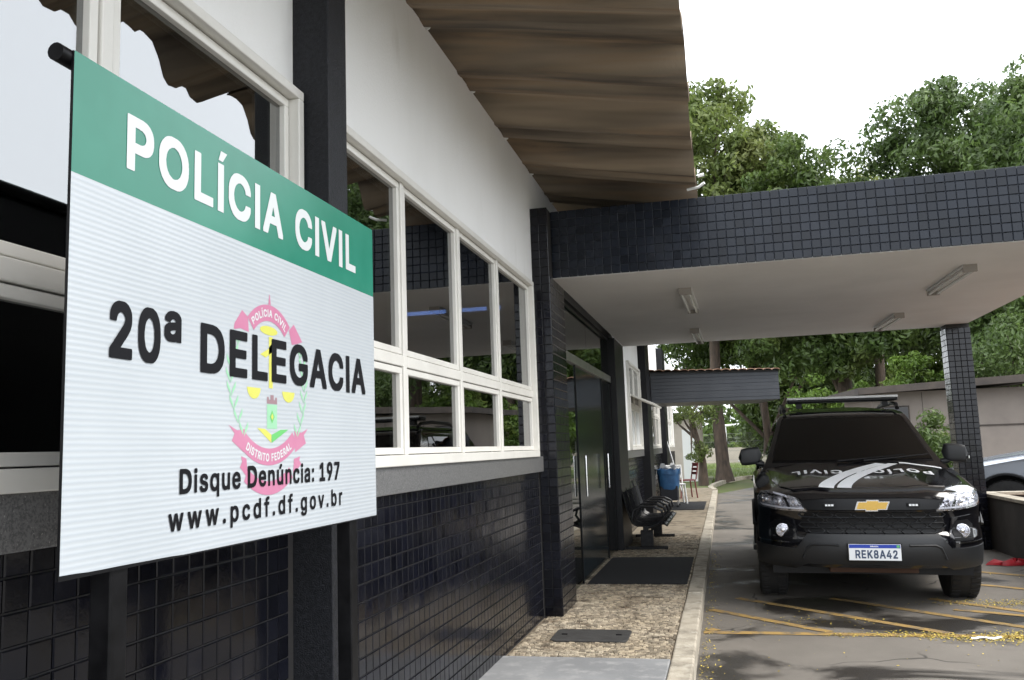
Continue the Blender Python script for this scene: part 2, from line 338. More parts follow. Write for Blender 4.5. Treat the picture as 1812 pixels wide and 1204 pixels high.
# ------------------------------------------------------------ lettering (bold sans outlines: advance, [[outer, holes...], ...])
GLYPHS = json.loads(r'''{".":[188,[[[62,-20,129,-20,142,-12,157,8,158,71,153,80,134,99,122,104,66,104,50,95,34,76,34,8,42,-4,54,-16]]]],"0":[453,[[[164,-27,180,-31,280,-30,300,-26,336,-7,348,1,376,29,392,53,411,93,423,137,432,205,432,301,428,321,427,345,419,389,407,425,391,457,360,497,340,514,292,536,264,541,184,541,148,532,120,518,108,510,79,481,63,457,45,421,33,381,24,329,24,181,37,109,61,53,83,21,124,-11,144,-22],[224,77,185,97,164,125,156,141,140,201,136,229,136,281,148,345,160,377,172,397,204,425,228,433,256,421,271,409,283,393,299,361,311,321,316,293,316,217,303,157,287,121,264,94,244,82]]]],"1":[453,[[[52,-24,68,-28,396,-28,408,-27,415,-20,416,64,412,77,400,80,300,80,300,516,299,528,292,535,180,535,80,465,62,448,61,348,62,340,68,333,108,333,184,388,184,80,64,80,52,77,48,60,49,-12]]]],"2":[453,[[[39,-24,48,-28,64,-28,396,-28,412,-24,416,-12,416,64,412,81,400,84,224,84,224,88,328,196,364,240,383,268,403,316,408,356,407,404,403,428,395,452,380,476,344,513,308,531,276,540,176,540,120,521,96,505,71,480,63,468,49,440,40,404,40,348,43,340,48,337,136,336,148,339,156,376,168,400,188,419,220,432,244,427,272,411,291,380,292,368,275,328,255,300,175,216,171,208,111,148,107,140,51,84,39,68,36,44,36,-12]]]],"4":[453,[[[259,-24,276,-28,352,-28,364,-25,368,-12,368,80,428,80,436,84,439,92,440,172,436,184,424,188,368,188,368,328,366,336,360,343,272,344,259,340,256,328,256,188,164,188,162,192,334,484,334,528,332,533,324,536,236,536,223,532,35,216,12,172,12,92,15,84,20,81,256,80,256,-12]]]],"7":[453,[[[73,-24,86,-28,174,-28,182,-27,191,-20,417,428,418,520,414,533,398,536,58,536,37,532,34,520,34,444,35,436,42,429,274,428,275,424,71,20,70,-12]]]],"8":[453,[[[156,-27,172,-31,284,-30,308,-26,340,-14,364,1,393,25,407,45,423,81,428,121,428,165,423,189,415,213,401,237,385,257,369,269,387,289,399,313,408,345,408,413,403,437,381,481,356,506,296,536,268,541,184,541,144,532,96,506,76,486,63,469,49,437,44,409,44,345,53,313,65,289,83,269,51,237,33,201,28,177,29,85,43,49,68,17,88,1,132,-22],[216,77,196,82,172,94,153,113,144,141,153,165,165,181,196,201,228,209,256,201,287,181,303,157,308,137,299,113,280,94,256,82,236,77],[224,317,184,334,169,353,161,377,169,397,184,417,208,429,228,433,268,417,279,405,291,373,283,353,268,334,244,322]]]],"9":[453,[[[107,-24,124,-28,212,-28,224,-25,360,176,398,248,410,284,415,312,415,380,410,412,402,436,380,476,348,509,308,531,276,540,260,540,176,540,144,531,104,509,76,481,63,464,49,436,40,400,40,300,59,244,67,232,100,199,116,189,156,173,180,168,204,168,199,156,175,120,105,20,104,-12],[220,272,192,285,168,308,156,332,152,352,160,380,168,396,192,419,220,431,232,432,260,419,275,408,291,384,299,360,300,344,283,304,268,289,248,277]]]],":":[188,[[[62,-20,129,-20,142,-12,157,8,158,71,153,80,134,99,122,104,66,104,50,95,34,76,34,8,42,-4,54,-16]],[[74,252,114,251,130,256,141,264,157,284,157,348,150,359,134,375,126,379,66,379,54,372,38,356,34,348,34,284,38,276,54,260]]]],"A":[480,[[[-8,-24,8,-28,96,-28,108,-25,153,104,160,116,320,116,366,-12,372,-25,384,-28,468,-28,485,-24,488,-12,487,24,300,533,288,536,192,536,184,535,176,528,-10,20,-12,-12],[196,224,236,346,240,346,280,224]]]],"B":[456,[[[35,-24,48,-28,248,-28,272,-24,312,-24,348,-15,392,7,417,32,425,44,435,64,444,100,444,176,435,208,421,236,409,252,389,268,411,296,423,332,424,412,415,444,401,472,393,484,364,509,324,527,276,536,52,536,35,532,32,508,32,-8],[152,84,152,204,256,203,280,195,300,183,311,172,323,152,327,140,323,124,304,101,288,93,256,84],[152,312,152,424,252,423,276,415,295,400,307,376,307,368,299,348,280,329,256,317,236,312]]]],"C":[510,[[[197,-27,212,-31,320,-31,372,-18,408,1,424,13,461,49,487,97,495,121,496,169,492,182,480,185,392,185,384,181,364,133,336,106,308,90,284,82,256,81,236,86,192,110,161,145,145,177,137,201,129,253,133,289,141,321,157,357,177,385,220,417,260,429,272,429,304,421,328,409,360,381,376,353,381,329,388,322,484,321,497,325,500,337,499,369,483,421,465,453,428,494,400,512,356,532,312,541,220,541,180,532,140,516,112,498,68,453,41,409,25,365,16,321,16,189,21,157,33,117,64,61,104,17,144,-10]]]],"D":[502,[[[35,-24,48,-28,228,-28,244,-24,284,-24,308,-19,348,-7,376,7,404,27,445,72,467,116,484,176,484,196,488,212,488,304,475,372,455,420,425,464,392,493,332,523,260,536,52,536,35,532,32,508,32,-8],[152,84,152,424,236,424,284,411,316,391,335,372,363,316,372,272,372,236,355,172,339,144,308,113,288,101,268,93,228,84]]]],"E":[419,[[[35,-24,44,-28,60,-28,380,-28,397,-24,400,-12,400,68,399,76,392,83,152,84,152,204,368,204,376,207,379,212,380,232,380,300,377,308,372,311,152,312,152,424,392,425,399,432,400,440,400,520,396,533,380,536,56,536,35,532,32,508,32,-8]]]],"F":[410,[[[35,-24,48,-28,136,-28,144,-27,151,-20,152,196,356,196,369,200,372,212,372,288,371,296,364,303,152,304,152,424,388,425,395,432,396,440,396,520,392,533,376,536,56,536,35,532,32,508,32,-8]]]],"G":[520,[[[197,-27,212,-31,328,-30,384,-14,428,13,457,41,471,61,495,113,504,161,504,261,501,277,492,281,276,281,260,277,256,265,256,193,260,177,272,173,380,173,380,161,368,137,356,121,344,110,320,94,300,86,280,81,252,82,204,102,173,129,161,145,145,177,137,201,129,253,133,289,141,321,157,357,177,385,188,397,228,421,268,429,292,425,320,413,332,405,360,377,372,357,381,329,388,322,484,321,497,325,500,337,499,377,487,413,465,453,449,473,416,502,376,524,340,536,308,541,216,541,164,528,128,510,100,490,64,449,37,401,25,365,16,321,16,189,21,157,33,117,56,73,72,49,108,13,152,-14]]]],"I":[300,[[[6,-24,23,-28,275,-28,287,-27,294,-20,295,68,292,80,279,84,207,84,207,424,279,424,292,428,295,440,295,520,294,528,287,535,19,536,11,535,4,528,3,440,6,428,19,424,91,424,91,84,19,84,6,80,3,56,3,-12]]]],"K":[467,[[[35,-24,44,-28,60,-28,136,-28,149,-24,152,-12,153,148,192,191,199,188,339,-12,352,-25,364,-28,456,-28,473,-24,476,0,473,24,287,284,301,304,465,476,472,496,472,524,468,533,444,536,352,536,340,533,279,468,275,460,231,416,227,408,179,360,175,352,156,333,152,332,152,516,149,532,140,536,124,536,48,536,35,532,32,508,32,-8]]]],"L":[393,[[[35,-24,52,-28,372,-28,384,-25,388,-16,388,72,385,80,380,83,152,84,152,520,149,532,140,536,44,536,35,532,32,524,32,-8]]]],"O":[533,[[[197,-27,212,-31,324,-30,360,-22,396,-6,424,13,465,53,491,97,507,141,516,181,516,205,520,217,520,285,516,301,516,329,499,393,469,449,432,490,400,512,368,528,340,536,308,541,220,541,180,532,144,518,112,498,68,453,41,409,25,365,16,321,16,189,21,157,33,117,64,61,104,17,120,5,164,-18],[256,81,236,86,192,110,161,145,145,177,137,201,129,257,141,321,157,357,177,385,220,417,260,429,272,429,304,421,328,409,340,401,372,365,388,333,396,309,404,265,404,245,400,213,392,185,368,137,336,106,323,97,280,82]]]],"P":[445,[[[35,-24,44,-28,60,-28,136,-28,149,-24,152,-12,152,160,280,160,312,165,352,181,380,199,409,232,427,272,436,320,436,372,432,404,427,424,413,456,405,468,368,505,320,527,268,536,52,536,35,532,32,508,32,-8],[152,268,152,428,208,428,220,424,248,423,264,419,295,400,311,372,316,356,316,340,307,312,288,289,268,277,232,268]]]],"R":[449,[[[35,-24,44,-28,60,-28,136,-28,149,-24,152,-8,152,172,220,172,227,168,311,8,332,-25,344,-28,432,-28,449,-24,452,-12,451,24,361,192,361,196,380,207,405,232,413,244,431,288,436,324,436,388,431,416,423,440,405,472,376,501,364,509,324,527,272,536,52,536,35,532,32,508,32,-8],[152,280,152,428,208,428,220,424,252,423,276,415,303,392,315,368,316,340,303,312,292,301,256,285,228,280]]]],"S":[447,[[[150,-29,166,-33,282,-33,334,-20,374,2,407,35,429,79,434,103,434,179,429,199,407,239,374,268,322,294,226,320,202,328,171,343,151,359,143,375,155,399,178,418,214,430,234,431,262,422,290,404,302,391,311,359,318,352,410,351,422,354,426,367,426,415,421,435,407,463,399,475,370,504,310,534,254,543,202,543,162,538,122,526,82,504,54,475,31,431,26,407,27,335,35,303,50,279,74,254,130,224,234,194,285,175,310,155,318,139,310,119,286,96,250,80,222,75,186,84,162,96,143,115,135,131,129,155,122,162,30,163,18,159,14,147,15,95,19,75,38,39,58,15,78,-2,114,-20]]]],"T":[449,[[[171,-24,184,-28,268,-28,276,-27,283,-20,284,424,428,424,440,427,444,440,444,520,443,528,436,535,24,536,12,535,5,528,4,440,8,427,20,424,168,424,168,-8]]]],"V":[480,[[[180,-24,188,-28,204,-28,288,-28,301,-24,487,484,488,520,484,533,472,536,388,536,372,532,350,476,240,158,211,248,109,532,100,536,84,536,8,536,-4,532,-8,520,-6,480]]]],"a":[389,[[[111,-25,206,-25,226,-20,254,-4,259,-13,266,-17,342,-17,350,-16,354,-13,355,291,346,327,334,347,302,379,278,391,218,404,162,404,119,395,70,371,39,339,27,319,22,303,23,275,38,268,86,255,114,256,122,263,130,279,142,292,182,310,206,310,234,298,253,271,254,259,238,249,138,236,99,227,66,215,51,203,23,175,19,167,13,139,13,67,19,47,35,19,50,4,82,-16],[162,67,150,69,126,81,115,95,112,103,116,115,126,128,154,142,170,146,238,155,246,158,254,158,257,155,257,143,249,115,239,99,222,83,194,69,174,64]]]],"b":[424,[[[181,-24,277,-25,305,-16,329,-4,349,12,372,40,392,76,405,117,406,140,409,148,409,232,401,275,392,300,376,332,364,348,341,372,297,396,253,405,205,405,165,396,136,380,134,384,132,524,129,528,121,529,37,528,33,524,32,516,33,-11,41,-17,121,-17,128,-12,133,4,157,-16],[221,68,205,69,181,81,160,100,146,124,134,168,134,216,142,244,154,268,164,284,185,299,201,306,221,311,241,306,257,299,285,272,295,252,308,208,308,172,303,148,284,104,261,81,237,69]]]],"c":[396,[[[155,-24,258,-25,298,-12,330,8,354,32,366,48,378,77,379,112,370,124,318,137,298,137,290,136,286,132,270,100,250,81,226,69,210,65,190,69,166,80,142,104,127,132,119,156,115,176,115,200,127,244,139,268,151,284,170,299,186,306,210,310,246,299,270,276,282,252,294,243,325,244,370,256,378,264,378,299,358,340,326,372,277,396,234,405,182,405,174,401,150,400,102,380,90,372,54,336,30,292,22,267,17,240,17,136,30,84,54,40,86,8,102,-4,126,-16]]]],"d":[424,[[[147,-24,242,-25,274,-12,290,0,294,-12,302,-17,378,-17,386,-16,390,-12,391,512,390,524,386,528,306,529,298,528,294,524,293,384,291,376,262,396,222,405,170,405,143,400,118,392,90,376,54,340,30,296,21,268,17,236,17,128,30,80,46,48,86,4,110,-12],[202,68,170,77,147,96,123,140,115,176,115,196,119,224,127,248,146,280,162,295,186,306,206,311,234,302,250,292,266,276,281,248,289,224,293,184,285,140,273,112,258,92,230,73]]]],"e":[404,[[[159,-24,262,-25,306,-12,338,8,362,32,382,69,383,100,374,112,314,125,290,124,274,96,262,84,234,69,214,65,190,69,154,88,131,116,123,136,119,148,126,151,378,151,386,152,390,156,391,228,387,236,387,260,374,304,354,340,322,372,273,396,230,405,182,405,135,396,114,388,90,372,54,336,30,292,22,267,17,240,17,136,30,84,54,40,90,4,118,-12],[126,241,123,244,130,260,158,292,174,302,202,311,226,306,258,287,277,260,282,244,278,241]]]],"f":[254,[[[67,-20,146,-21,154,-20,158,-16,159,304,162,307,242,308,246,312,247,324,246,392,238,397,162,397,159,400,160,412,168,436,182,451,194,455,206,451,238,451,246,456,258,493,259,504,258,536,246,544,222,549,154,549,114,536,90,516,75,500,71,492,62,464,61,400,58,397,-6,397,-13,392,-13,312,-6,307,58,307,61,304,62,-8,63,-16]]]],"g":[425,[[[147,-167,258,-168,298,-158,318,-150,342,-134,366,-111,382,-83,391,-47,391,385,390,393,386,397,302,398,294,393,290,377,258,397,238,402,158,402,135,397,98,381,82,369,58,345,30,297,17,249,17,133,30,85,54,45,82,18,94,10,126,-6,170,-15,218,-16,246,-11,278,2,290,12,293,9,289,-23,274,-51,254,-66,218,-77,194,-77,178,-73,154,-62,126,-35,118,-23,114,-22,82,-23,54,-39,34,-55,34,-91,42,-103,78,-138,106,-154],[194,81,182,83,150,101,135,121,119,161,115,201,127,249,150,285,178,304,190,308,218,308,238,300,254,290,269,273,285,241,289,225,293,201,293,177,277,125,254,97,226,83,206,78]]]],"i":[167,[[[38,-20,125,-21,129,-20,134,-12,134,384,133,392,125,397,41,397,34,392,33,388,32,-8,34,-16]],[[58,424,109,424,125,432,141,448,146,464,145,507,137,524,117,540,54,540,45,536,26,516,26,452,41,432]]]],"n":[410,[[[37,-20,121,-21,129,-20,132,-16,134,236,138,252,150,276,165,292,193,307,209,308,225,307,253,292,264,276,275,248,277,-16,281,-20,297,-21,369,-21,376,-16,377,268,374,276,373,299,360,336,344,360,329,376,293,396,245,405,209,405,201,401,177,400,141,384,133,377,128,392,121,397,45,397,37,396,33,392,32,-8,33,-16]]]],"o":[415,[[[155,-24,258,-25,306,-8,330,8,366,48,382,76,394,113,399,140,399,240,382,300,358,340,330,368,314,380,277,396,234,405,182,405,174,401,150,400,102,380,90,372,54,336,30,292,22,267,17,240,17,136,30,84,54,40,86,8,102,-4,126,-16],[202,68,170,77,139,108,119,156,115,196,127,244,139,268,151,284,178,303,206,311,238,302,254,292,270,276,289,244,301,188,289,132,270,100,254,84,234,73,206,65]]]],"p":[424,[[[37,-163,121,-164,129,-162,132,-159,134,-7,136,-3,173,-22,197,-27,261,-27,285,-22,325,-6,349,14,376,45,396,85,409,145,410,225,406,237,405,257,392,301,380,325,372,337,345,365,321,385,273,402,189,402,169,397,145,385,133,374,128,393,121,398,45,398,37,397,33,393,32,-147,33,-159],[209,69,193,74,169,89,154,109,142,133,134,165,134,213,142,245,154,269,177,294,205,308,233,308,265,294,284,273,299,241,307,213,307,165,292,117,281,101,261,81,241,71,225,67]]]],"q":[424,[[[299,-163,382,-163,390,-159,391,-155,390,393,382,398,302,398,294,393,290,377,258,397,238,402,158,402,135,397,86,373,58,345,30,297,17,245,17,133,22,106,30,81,50,41,94,-2,126,-18,162,-27,230,-27,262,-18,291,1,293,-7,293,-151,294,-159],[194,69,158,85,135,113,119,157,115,177,115,201,123,237,131,257,150,285,178,304,190,308,218,308,238,300,254,290,273,265,289,225,293,197,293,177,281,129,262,97,234,75,210,67]]]],"r":[259,[[[37,-20,121,-21,129,-20,132,-16,134,244,142,264,152,280,165,291,189,303,205,307,249,303,257,304,260,308,261,392,253,404,189,405,165,400,133,384,128,392,121,397,45,397,37,396,33,392,32,-8,33,-16]]]],"s":[365,[[[124,-24,232,-25,268,-16,300,0,316,16,339,44,347,64,348,147,335,176,312,200,264,224,160,249,140,261,131,276,135,288,156,304,172,310,188,312,204,310,224,300,236,288,252,260,288,259,336,272,340,280,340,312,331,336,323,348,292,380,260,396,200,405,160,405,116,396,80,380,44,344,32,320,27,296,27,252,32,228,44,204,72,176,104,160,160,144,208,134,236,120,246,104,240,92,224,77,208,69,180,65,160,69,132,84,121,100,115,116,107,124,72,125,28,116,20,108,19,68,24,52,36,32,68,0,80,-8,96,-16]]]],"t":[227,[[[119,-20,218,-21,230,-11,231,24,222,64,210,73,182,73,170,69,154,77,148,88,143,108,143,304,146,307,214,307,222,312,223,388,218,396,214,397,146,397,143,400,143,476,142,484,138,488,54,489,47,484,46,480,45,400,42,397,-6,397,-13,392,-14,316,-13,312,-6,307,42,307,45,304,46,68,50,41,67,12,78,0]]]],"u":[410,[[[133,-21,225,-22,245,-17,277,2,281,-13,289,-18,365,-18,373,-17,376,-13,378,387,376,395,373,399,289,400,281,399,277,395,275,139,260,103,245,87,225,76,201,72,189,72,165,83,146,103,134,135,132,395,128,399,113,400,41,400,33,395,32,135,35,123,37,84,45,55,57,31,93,-5]]]],"v":[389,[[[150,-20,233,-21,241,-20,245,-16,371,316,385,348,390,372,390,388,385,396,297,397,289,396,286,392,218,208,204,164,193,143,105,392,101,396,85,397,9,397,2,392,1,360,10,332,64,196,134,8,142,-12]]]],"w":[567,[[[123,-20,207,-21,215,-20,218,-16,283,213,289,200,295,173,351,-16,355,-20,363,-21,443,-20,450,-12,504,172,559,345,563,364,562,392,559,396,551,397,475,397,467,396,459,388,399,171,392,180,379,239,372,256,343,371,334,392,331,396,323,397,239,396,231,387,171,167,106,392,103,396,95,397,11,396,6,388,7,353,97,60,111,8,119,-16]]]],"z":[380,[[[26,-20,346,-21,354,-20,357,-16,359,64,357,72,354,76,178,77,171,80,349,312,351,384,349,392,346,396,42,397,34,396,30,392,29,316,30,308,34,304,202,303,209,300,22,60,21,-8,22,-16]]]],"ª":[315,[[[79,205,171,204,199,213,207,208,279,208,287,209,290,213,291,461,278,489,251,516,210,533,183,534,175,537,139,538,127,534,107,533,79,524,55,512,23,481,14,461,14,433,19,425,67,412,91,411,95,409,63,400,39,388,11,361,6,341,6,269,15,249,31,229,55,213],[131,288,115,294,104,305,102,309,115,320,131,327,171,335,195,336,197,333,183,305,167,294,143,286],[103,412,110,425,127,441,155,451,179,444,193,429,191,422,179,418,155,417,111,410]]]],"Í":[300,[[[6,-24,23,-28,275,-28,287,-27,294,-20,295,68,292,80,279,84,207,84,207,424,283,424,291,427,295,436,295,520,292,532,279,536,199,536,262,632,263,672,260,680,255,683,159,684,147,681,100,584,99,536,15,536,7,533,4,528,3,440,6,428,19,424,91,424,91,84,19,84,6,80,3,56,3,-12]]]],"ú":[410,[[[133,-21,225,-22,245,-17,277,2,281,-13,289,-18,365,-18,373,-17,376,-13,378,387,376,395,373,399,289,400,281,399,277,395,275,139,260,103,245,87,225,76,201,72,189,72,165,83,146,103,134,135,132,395,128,399,113,400,41,400,33,395,32,135,35,123,37,84,45,55,57,31,93,-5]],[[165,411,245,411,308,507,308,543,305,547,297,548,209,547,161,447,160,419]]]]}''')
GLYPHS['I'] = [175, [[[27, -33, 148, -33, 148, 541, 27, 541]]]]
GLYPHS['Í'] = [175, [[[27, -33, 148, -33, 148, 541, 27, 541]], [[36, 574, 122, 574, 212, 696, 84, 696]]]]
def text_local(txt, gap=58, space=270):
    P, F, x = [], [], 0
    for ch in txt:
        if ch == ' ': x += space; continue
        adv, G = GLYPHS[ch]
        for Lp in G:
            pl = [[Vector((x+l[i], l[i+1], 0)) for i in range(0, len(l), 2)] for l in Lp]
            b = len(P); P += [(p.x, p.y) for q in pl for p in q]; F += [[k+b for k in t] for t in tessellate_polygon(pl)]
        x += adv + gap
    return P, F
def text_mesh(name, txt, fn, x0, x1, base, cap, m, parent, gap=58, space=270):
    """fit the line between x0..x1 with capitals `cap` tall; fn(a,b) -> 3D point"""
    P, F = text_local(txt, gap, space); lo = min(p[0] for p in P); hi = max(p[0] for p in P); sx = (x1-x0)/(hi-lo); sy = cap/574.
    x = 0
    for ch in txt:                        # each character is its own piece
        if ch == ' ': x += space; continue
        p1, f1 = text_local(ch, gap, space)
        V = [tuple(fn(x0+(p[0]+x-lo)*sx, base+(p[1]+33)*sy)) for p in p1]
        me = bpy.data.meshes.new(name); me.from_pydata(V, [], f1); me.materials.append(m)
        bm = bmesh.new(); bm.from_mesh(me); bmesh.ops.recalc_face_normals(bm, faces=bm.faces); bm.to_mesh(me); bm.free()
        link(name, me, parent); x += GLYPHS[ch][0] + gap

# ------------------------------------------------------------ small square tiles
PITCH = .0715
def tile_mesh(m, name, w=PITCH-.004, h=.006, bv=.003):
    a, b = w/2, w/2-bv
    v = [(-a, -a, 0), (a, -a, 0), (a, a, 0), (-a, a, 0), (-a, -a, h-bv), (a, -a, h-bv), (a, a, h-bv), (-a, a, h-bv), (-b, -b, h), (b, -b, h), (b, b, h), (-b, b, h)]
    f = [[8, 9, 10, 11]] + [[4+i, 4+(i+1) % 4, 8+(i+1) % 4, 8+i] for i in range(4)] + [[i, (i+1) % 4, 4+(i+1) % 4, 4+i] for i in range(4)]
    me = bpy.data.meshes.new(name); me.from_pydata(v, [], f); me.materials.append(m); return me
def tile_frames(o, u, v, nu, nv, skip=None):
    """centres and matrices for a field of tiles: origin o, directions u, v"""
    o, u, v = Vector(o), Vector(u), Vector(v); n = u.cross(v); out = []
    for i in range(nu):
        for j in range(nv):
            c = o + u*(i+.5)*PITCH + v*(j+.5)*PITCH
            if skip and skip(c): continue
            rx, ry = random.gauss(0, .006), random.gauss(0, .006)
            uu = (u + n*rx).normalized(); vv = (v + n*ry); vv = (vv - uu*vv.dot(uu)).normalized(); nn = uu.cross(vv)
            mm = Matrix((uu, vv, nn)).transposed().to_4x4(); mm.translation = c + n*random.uniform(-.0006, .0004); out.append(mm)
    return out
def lay_tiles(frames, me, parent, limit=300, name='tile', key=None, inframe=True):
    def score(mm):
        p = project(mm.translation)
        if p is None or not (-40 < p[0] < 1852 and -40 < p[1] < 1244): return 1e9
        if key and not key(mm.translation, p): return 1e8 + p[2]
        return p[2]
    order = sorted(frames, key=score); inv = Matrix.Identity(4)
    for mm in order[:limit]:
        o = link(name, me, parent); o.matrix_local = mm
    rest = order[limit:]
    if rest:
        nv = len(me.vertices); base = np.array([v.co[:] for v in me.vertices])
        V = np.concatenate([base @ np.array(mm.to_3x3()).T + np.array(mm.translation) for mm in rest])
        quads = np.array([p.vertices[:] for p in me.polygons])
        F = np.concatenate([quads + i*nv for i in range(len(rest))])
        o = link(name+'_field', np_mesh(name+'_field', V, F, me.materials[0]), parent); o['kind'] = 'stuff'
def rebase(e, loc):
    loc = Vector(loc)
    for c in e.children: c.location = c.location - loc
    e.location = loc
def T(x, y): return lambda a, b, h: None

WX = -1.45            # outer face of the station wall
# ============================================================ SETTING
structure(box('ground', M['turf'], None, -400, 400, -60, 700, -.5, -.004))
asp = MB(); asp.add([(-.3, -20, 0), (30, -20, 0), (30, 26, 0), (-.3, 26, 0), (-.3, 26, 0), (1.0, 30, 0), (3.0, 36, 0), (30, 38, 0)], [[0, 1, 2, 3], [4, 2, 7, 6, 5]])
structure(asp.build('road', M['asphalt'], None, fix=False))
grs = MB()
def blade_patch(mb, n, xr, yr, h):
    for _ in range(n):
        x, y = random.uniform(*xr), random.uniform(*yr); a = random.uniform(0, 6.28); w = .02; hh = h*random.uniform(.5, 1.2)
        dx, dy = math.cos(a)*w, math.sin(a)*w; lx, ly = random.gauss(0, .05), random.gauss(0, .05)
        mb.add([(x-dx, y-dy, 0), (x+dx, y+dy, 0), (x+lx, y+ly, hh)], [[0, 1, 2]])
blade_patch(grs, 9000, (-3, 7), (38.5, 60), .16); blade_patch(grs, 2500, (-1.8, -.4), (27, 36), .1)
tag(grs.build('grass', M['grass'], None, fix=False), 'short green grass growing beyond the end of the road', 'grass', kind='stuff')

# walkway: mortar bed with limestone setts, cement slab nearest
wk = box('walkway', M['mortar'], None, WX-.2, -.402, 5.62, 27.5, -.3, .112); structure(wk)
stones, SP = [], .031
ys = 5.64; row = 0
while ys < 13.2:
    pz = SP*random.uniform(.88, 1.12); x = WX+.012+random.uniform(0, .02)
    while x < -.415:
        w = SP*random.uniform(.7, 1.5); x1 = min(x+w, -.405)
        if x1-x > .014: stones.append((x, x1, ys, ys+pz))
        x = x1
    ys += pz
def stone_verts(s):
    x0, x1, y0, y1 = s; g = .0022; j = lambda: random.uniform(-.0042, .0042); z = .112+.011+random.uniform(-.003, .0035); tx, ty = random.gauss(0, .07), random.gauss(0, .07)
    q = [(x0+g+j(), y0+g+j()), (x1-g+j(), y0+g+j()), (x1-g+j(), y1-g+j()), (x0+g+j(), y1-g+j())]
    cx, cy = sum(p[0] for p in q)/4, sum(p[1] for p in q)/4
    zz = lambda p: z + (p[0]-cx)*tx + (p[1]-cy)*ty
    v = [(p[0], p[1], .108) for p in q] + [(p[0], p[1], zz(p)-.004) for p in q] + [(cx+(p[0]-cx)*.8, cy+(p[1]-cy)*.8, zz(p)) for p in q]
    f = [[i, (i+1) % 4, 4+(i+1) % 4, 4+i] for i in range(4)] + [[4+i, 4+(i+1) % 4, 8+(i+1) % 4, 8+i] for i in range(4)] + [[8, 9, 10, 11]]
    return v, f
for s in stones[:300]:
    v, f = stone_verts(s); cx, cy = (s[0]+s[1])/2, (s[2]+s[3])/2
    mb = MB().add([(p[0]-cx, p[1]-cy, p[2]-.112) for p in v], f)
    mb.build('sett', M['stone'], wk, fix=False, loc=(cx, cy, .112))
mb = MB()
for s in stones[300:]: mb.add(*stone_verts(s))
o = mb.build('sett_field', M['stone'], wk, fix=False); o['kind'] = 'stuff'
far = box('far_paving', M['stone'], wk, WX, -.405, 13.21, 27.4, .10, .121)
cs = box('cement_slab', M['slab'], None, WX-.2, -.402, -3, 5.615, -.3, .128, bevel=.006); structure(cs)

kb = empty('kerb'); structure(kb)
def kerb_piece(p0, p1, w=.14, top=.125, sink=.3):
    p0, p1 = Vector((*p0, 0)), Vector((*p1, 0)); d = (p1-p0).normalized(); n = Vector((d.y, -d.x, 0)); L = (p1-p0).length-.006
    c = (p0+p1)/2; hz = (top+sink)/2; j = random.uniform(-.003, .003)
    o = MB().obox((0, 0, 0), n*(w/2+random.uniform(-.002, .002)), d*L/2, Vector((0, 0, hz))).build('kerb_stone', M['kerb'], kb, bevel=.012)
    o.location = (c.x, c.y, top-hz+j); o.rotation_euler = (random.gauss(0, .002), random.gauss(0, .006), random.gauss(0, .002))
yk = -1.5
while yk < 25.5: kerb_piece((-.33, yk), (-.33, yk+.8)); yk += .8
arc = [(-.33, 26.3), (-.42, 27.3), (-.5, 28.4), (-.42, 30), (-.2, 32), (.15, 34), (.6, 35.8), (1.3, 37.2), (2.3, 38), (4, 38.3), (7, 38.4), (12, 38.5)]
for a, b in zip(arc[:-1], arc[1:]): kerb_piece(a, b)
structure(box('verge', M['turf'], None, -6, -.5, 27.6, 38, -.1, .1))

# painted hatching on the road
def line(p0, p1, w=.1, z=.004):
    p0, p1 = Vector((*p0, z)), Vector((*p1, z)); d = (p1-p0).normalized(); n = Vector((-d.y, d.x, 0))*w/2
    MB().add([p0-n, p1-n, p1+n, p0+n], [[0, 1, 2, 3]]).build('painted_line', M['yellow_line'], mk, fix=False)
mk = empty('road_marking'); structure(mk)
line((-.24, 7.03), (3.02, 6.99), .10, .0040)
for i in range(6):
    x0 = -.98+i*.82
    p = [(x0+.02 - .0, 7.09+.0), (x0-1.45, 8.56)]
    (xa, ya), (xb, yb) = p
    if xb < -.2: t = (-.2-xa)/(xb-xa); xb, yb = -.2, ya+t*(yb-ya)
    if xa < -.2: continue
    line((xa, ya), (xb, yb), .085, .0046)
line((1.75, 8.05), (3.0, 6.99+.35), .085, .0046); line((2.05, 9.55), (3.02, 8.75), .085, .0046); line((2.0, 10.6), (3.02, 9.8), .085, .0046)

# fallen petals: a drift along the line and a sparse scatter
P_V, P_F = [], []
def petal(x, y, z=.0055):
    a = random.uniform(0, 6.28); s = random.uniform(.003, .011); b = len(P_V); t = random.uniform(0, .006)
    for k in range(4):
        q = a+k*math.pi/2; r = s*(1 if k % 2 == 0 else .65); P_V.append((x+r*math.cos(q), y+r*math.sin(q), z+(t if k < 2 else 0)))
    P_F.append([b, b+1, b+2, b+3])
for _ in range(12000):
    x = random.uniform(.6, 3.0); t = (x-.6)/2.4
    y = 7.02 - .10*t + random.gauss(0, .045+.10*t) + .04*math.sin(x*7)
    if random.random() < .03+.9*t**1.4: petal(x, y)
for _ in range(900): petal(2.35+random.gauss(0, .35), 8.35+random.gauss(0, .10))
for _ in range(120): petal(.62+random.gauss(0, .3), 7.45+random.gauss(0, .12))
for _ in range(260): petal(random.uniform(-.24, 3), random.uniform(5, 11))
for _ in range(420): petal(-.24+abs(random.gauss(0, .05)), random.uniform(4.8, 12))
ob = link('petals', np_mesh('petals', P_V, P_F, M['petal'])); tag(ob, 'yellow fallen petals scattered in drifts on the road', 'petals', kind='stuff')

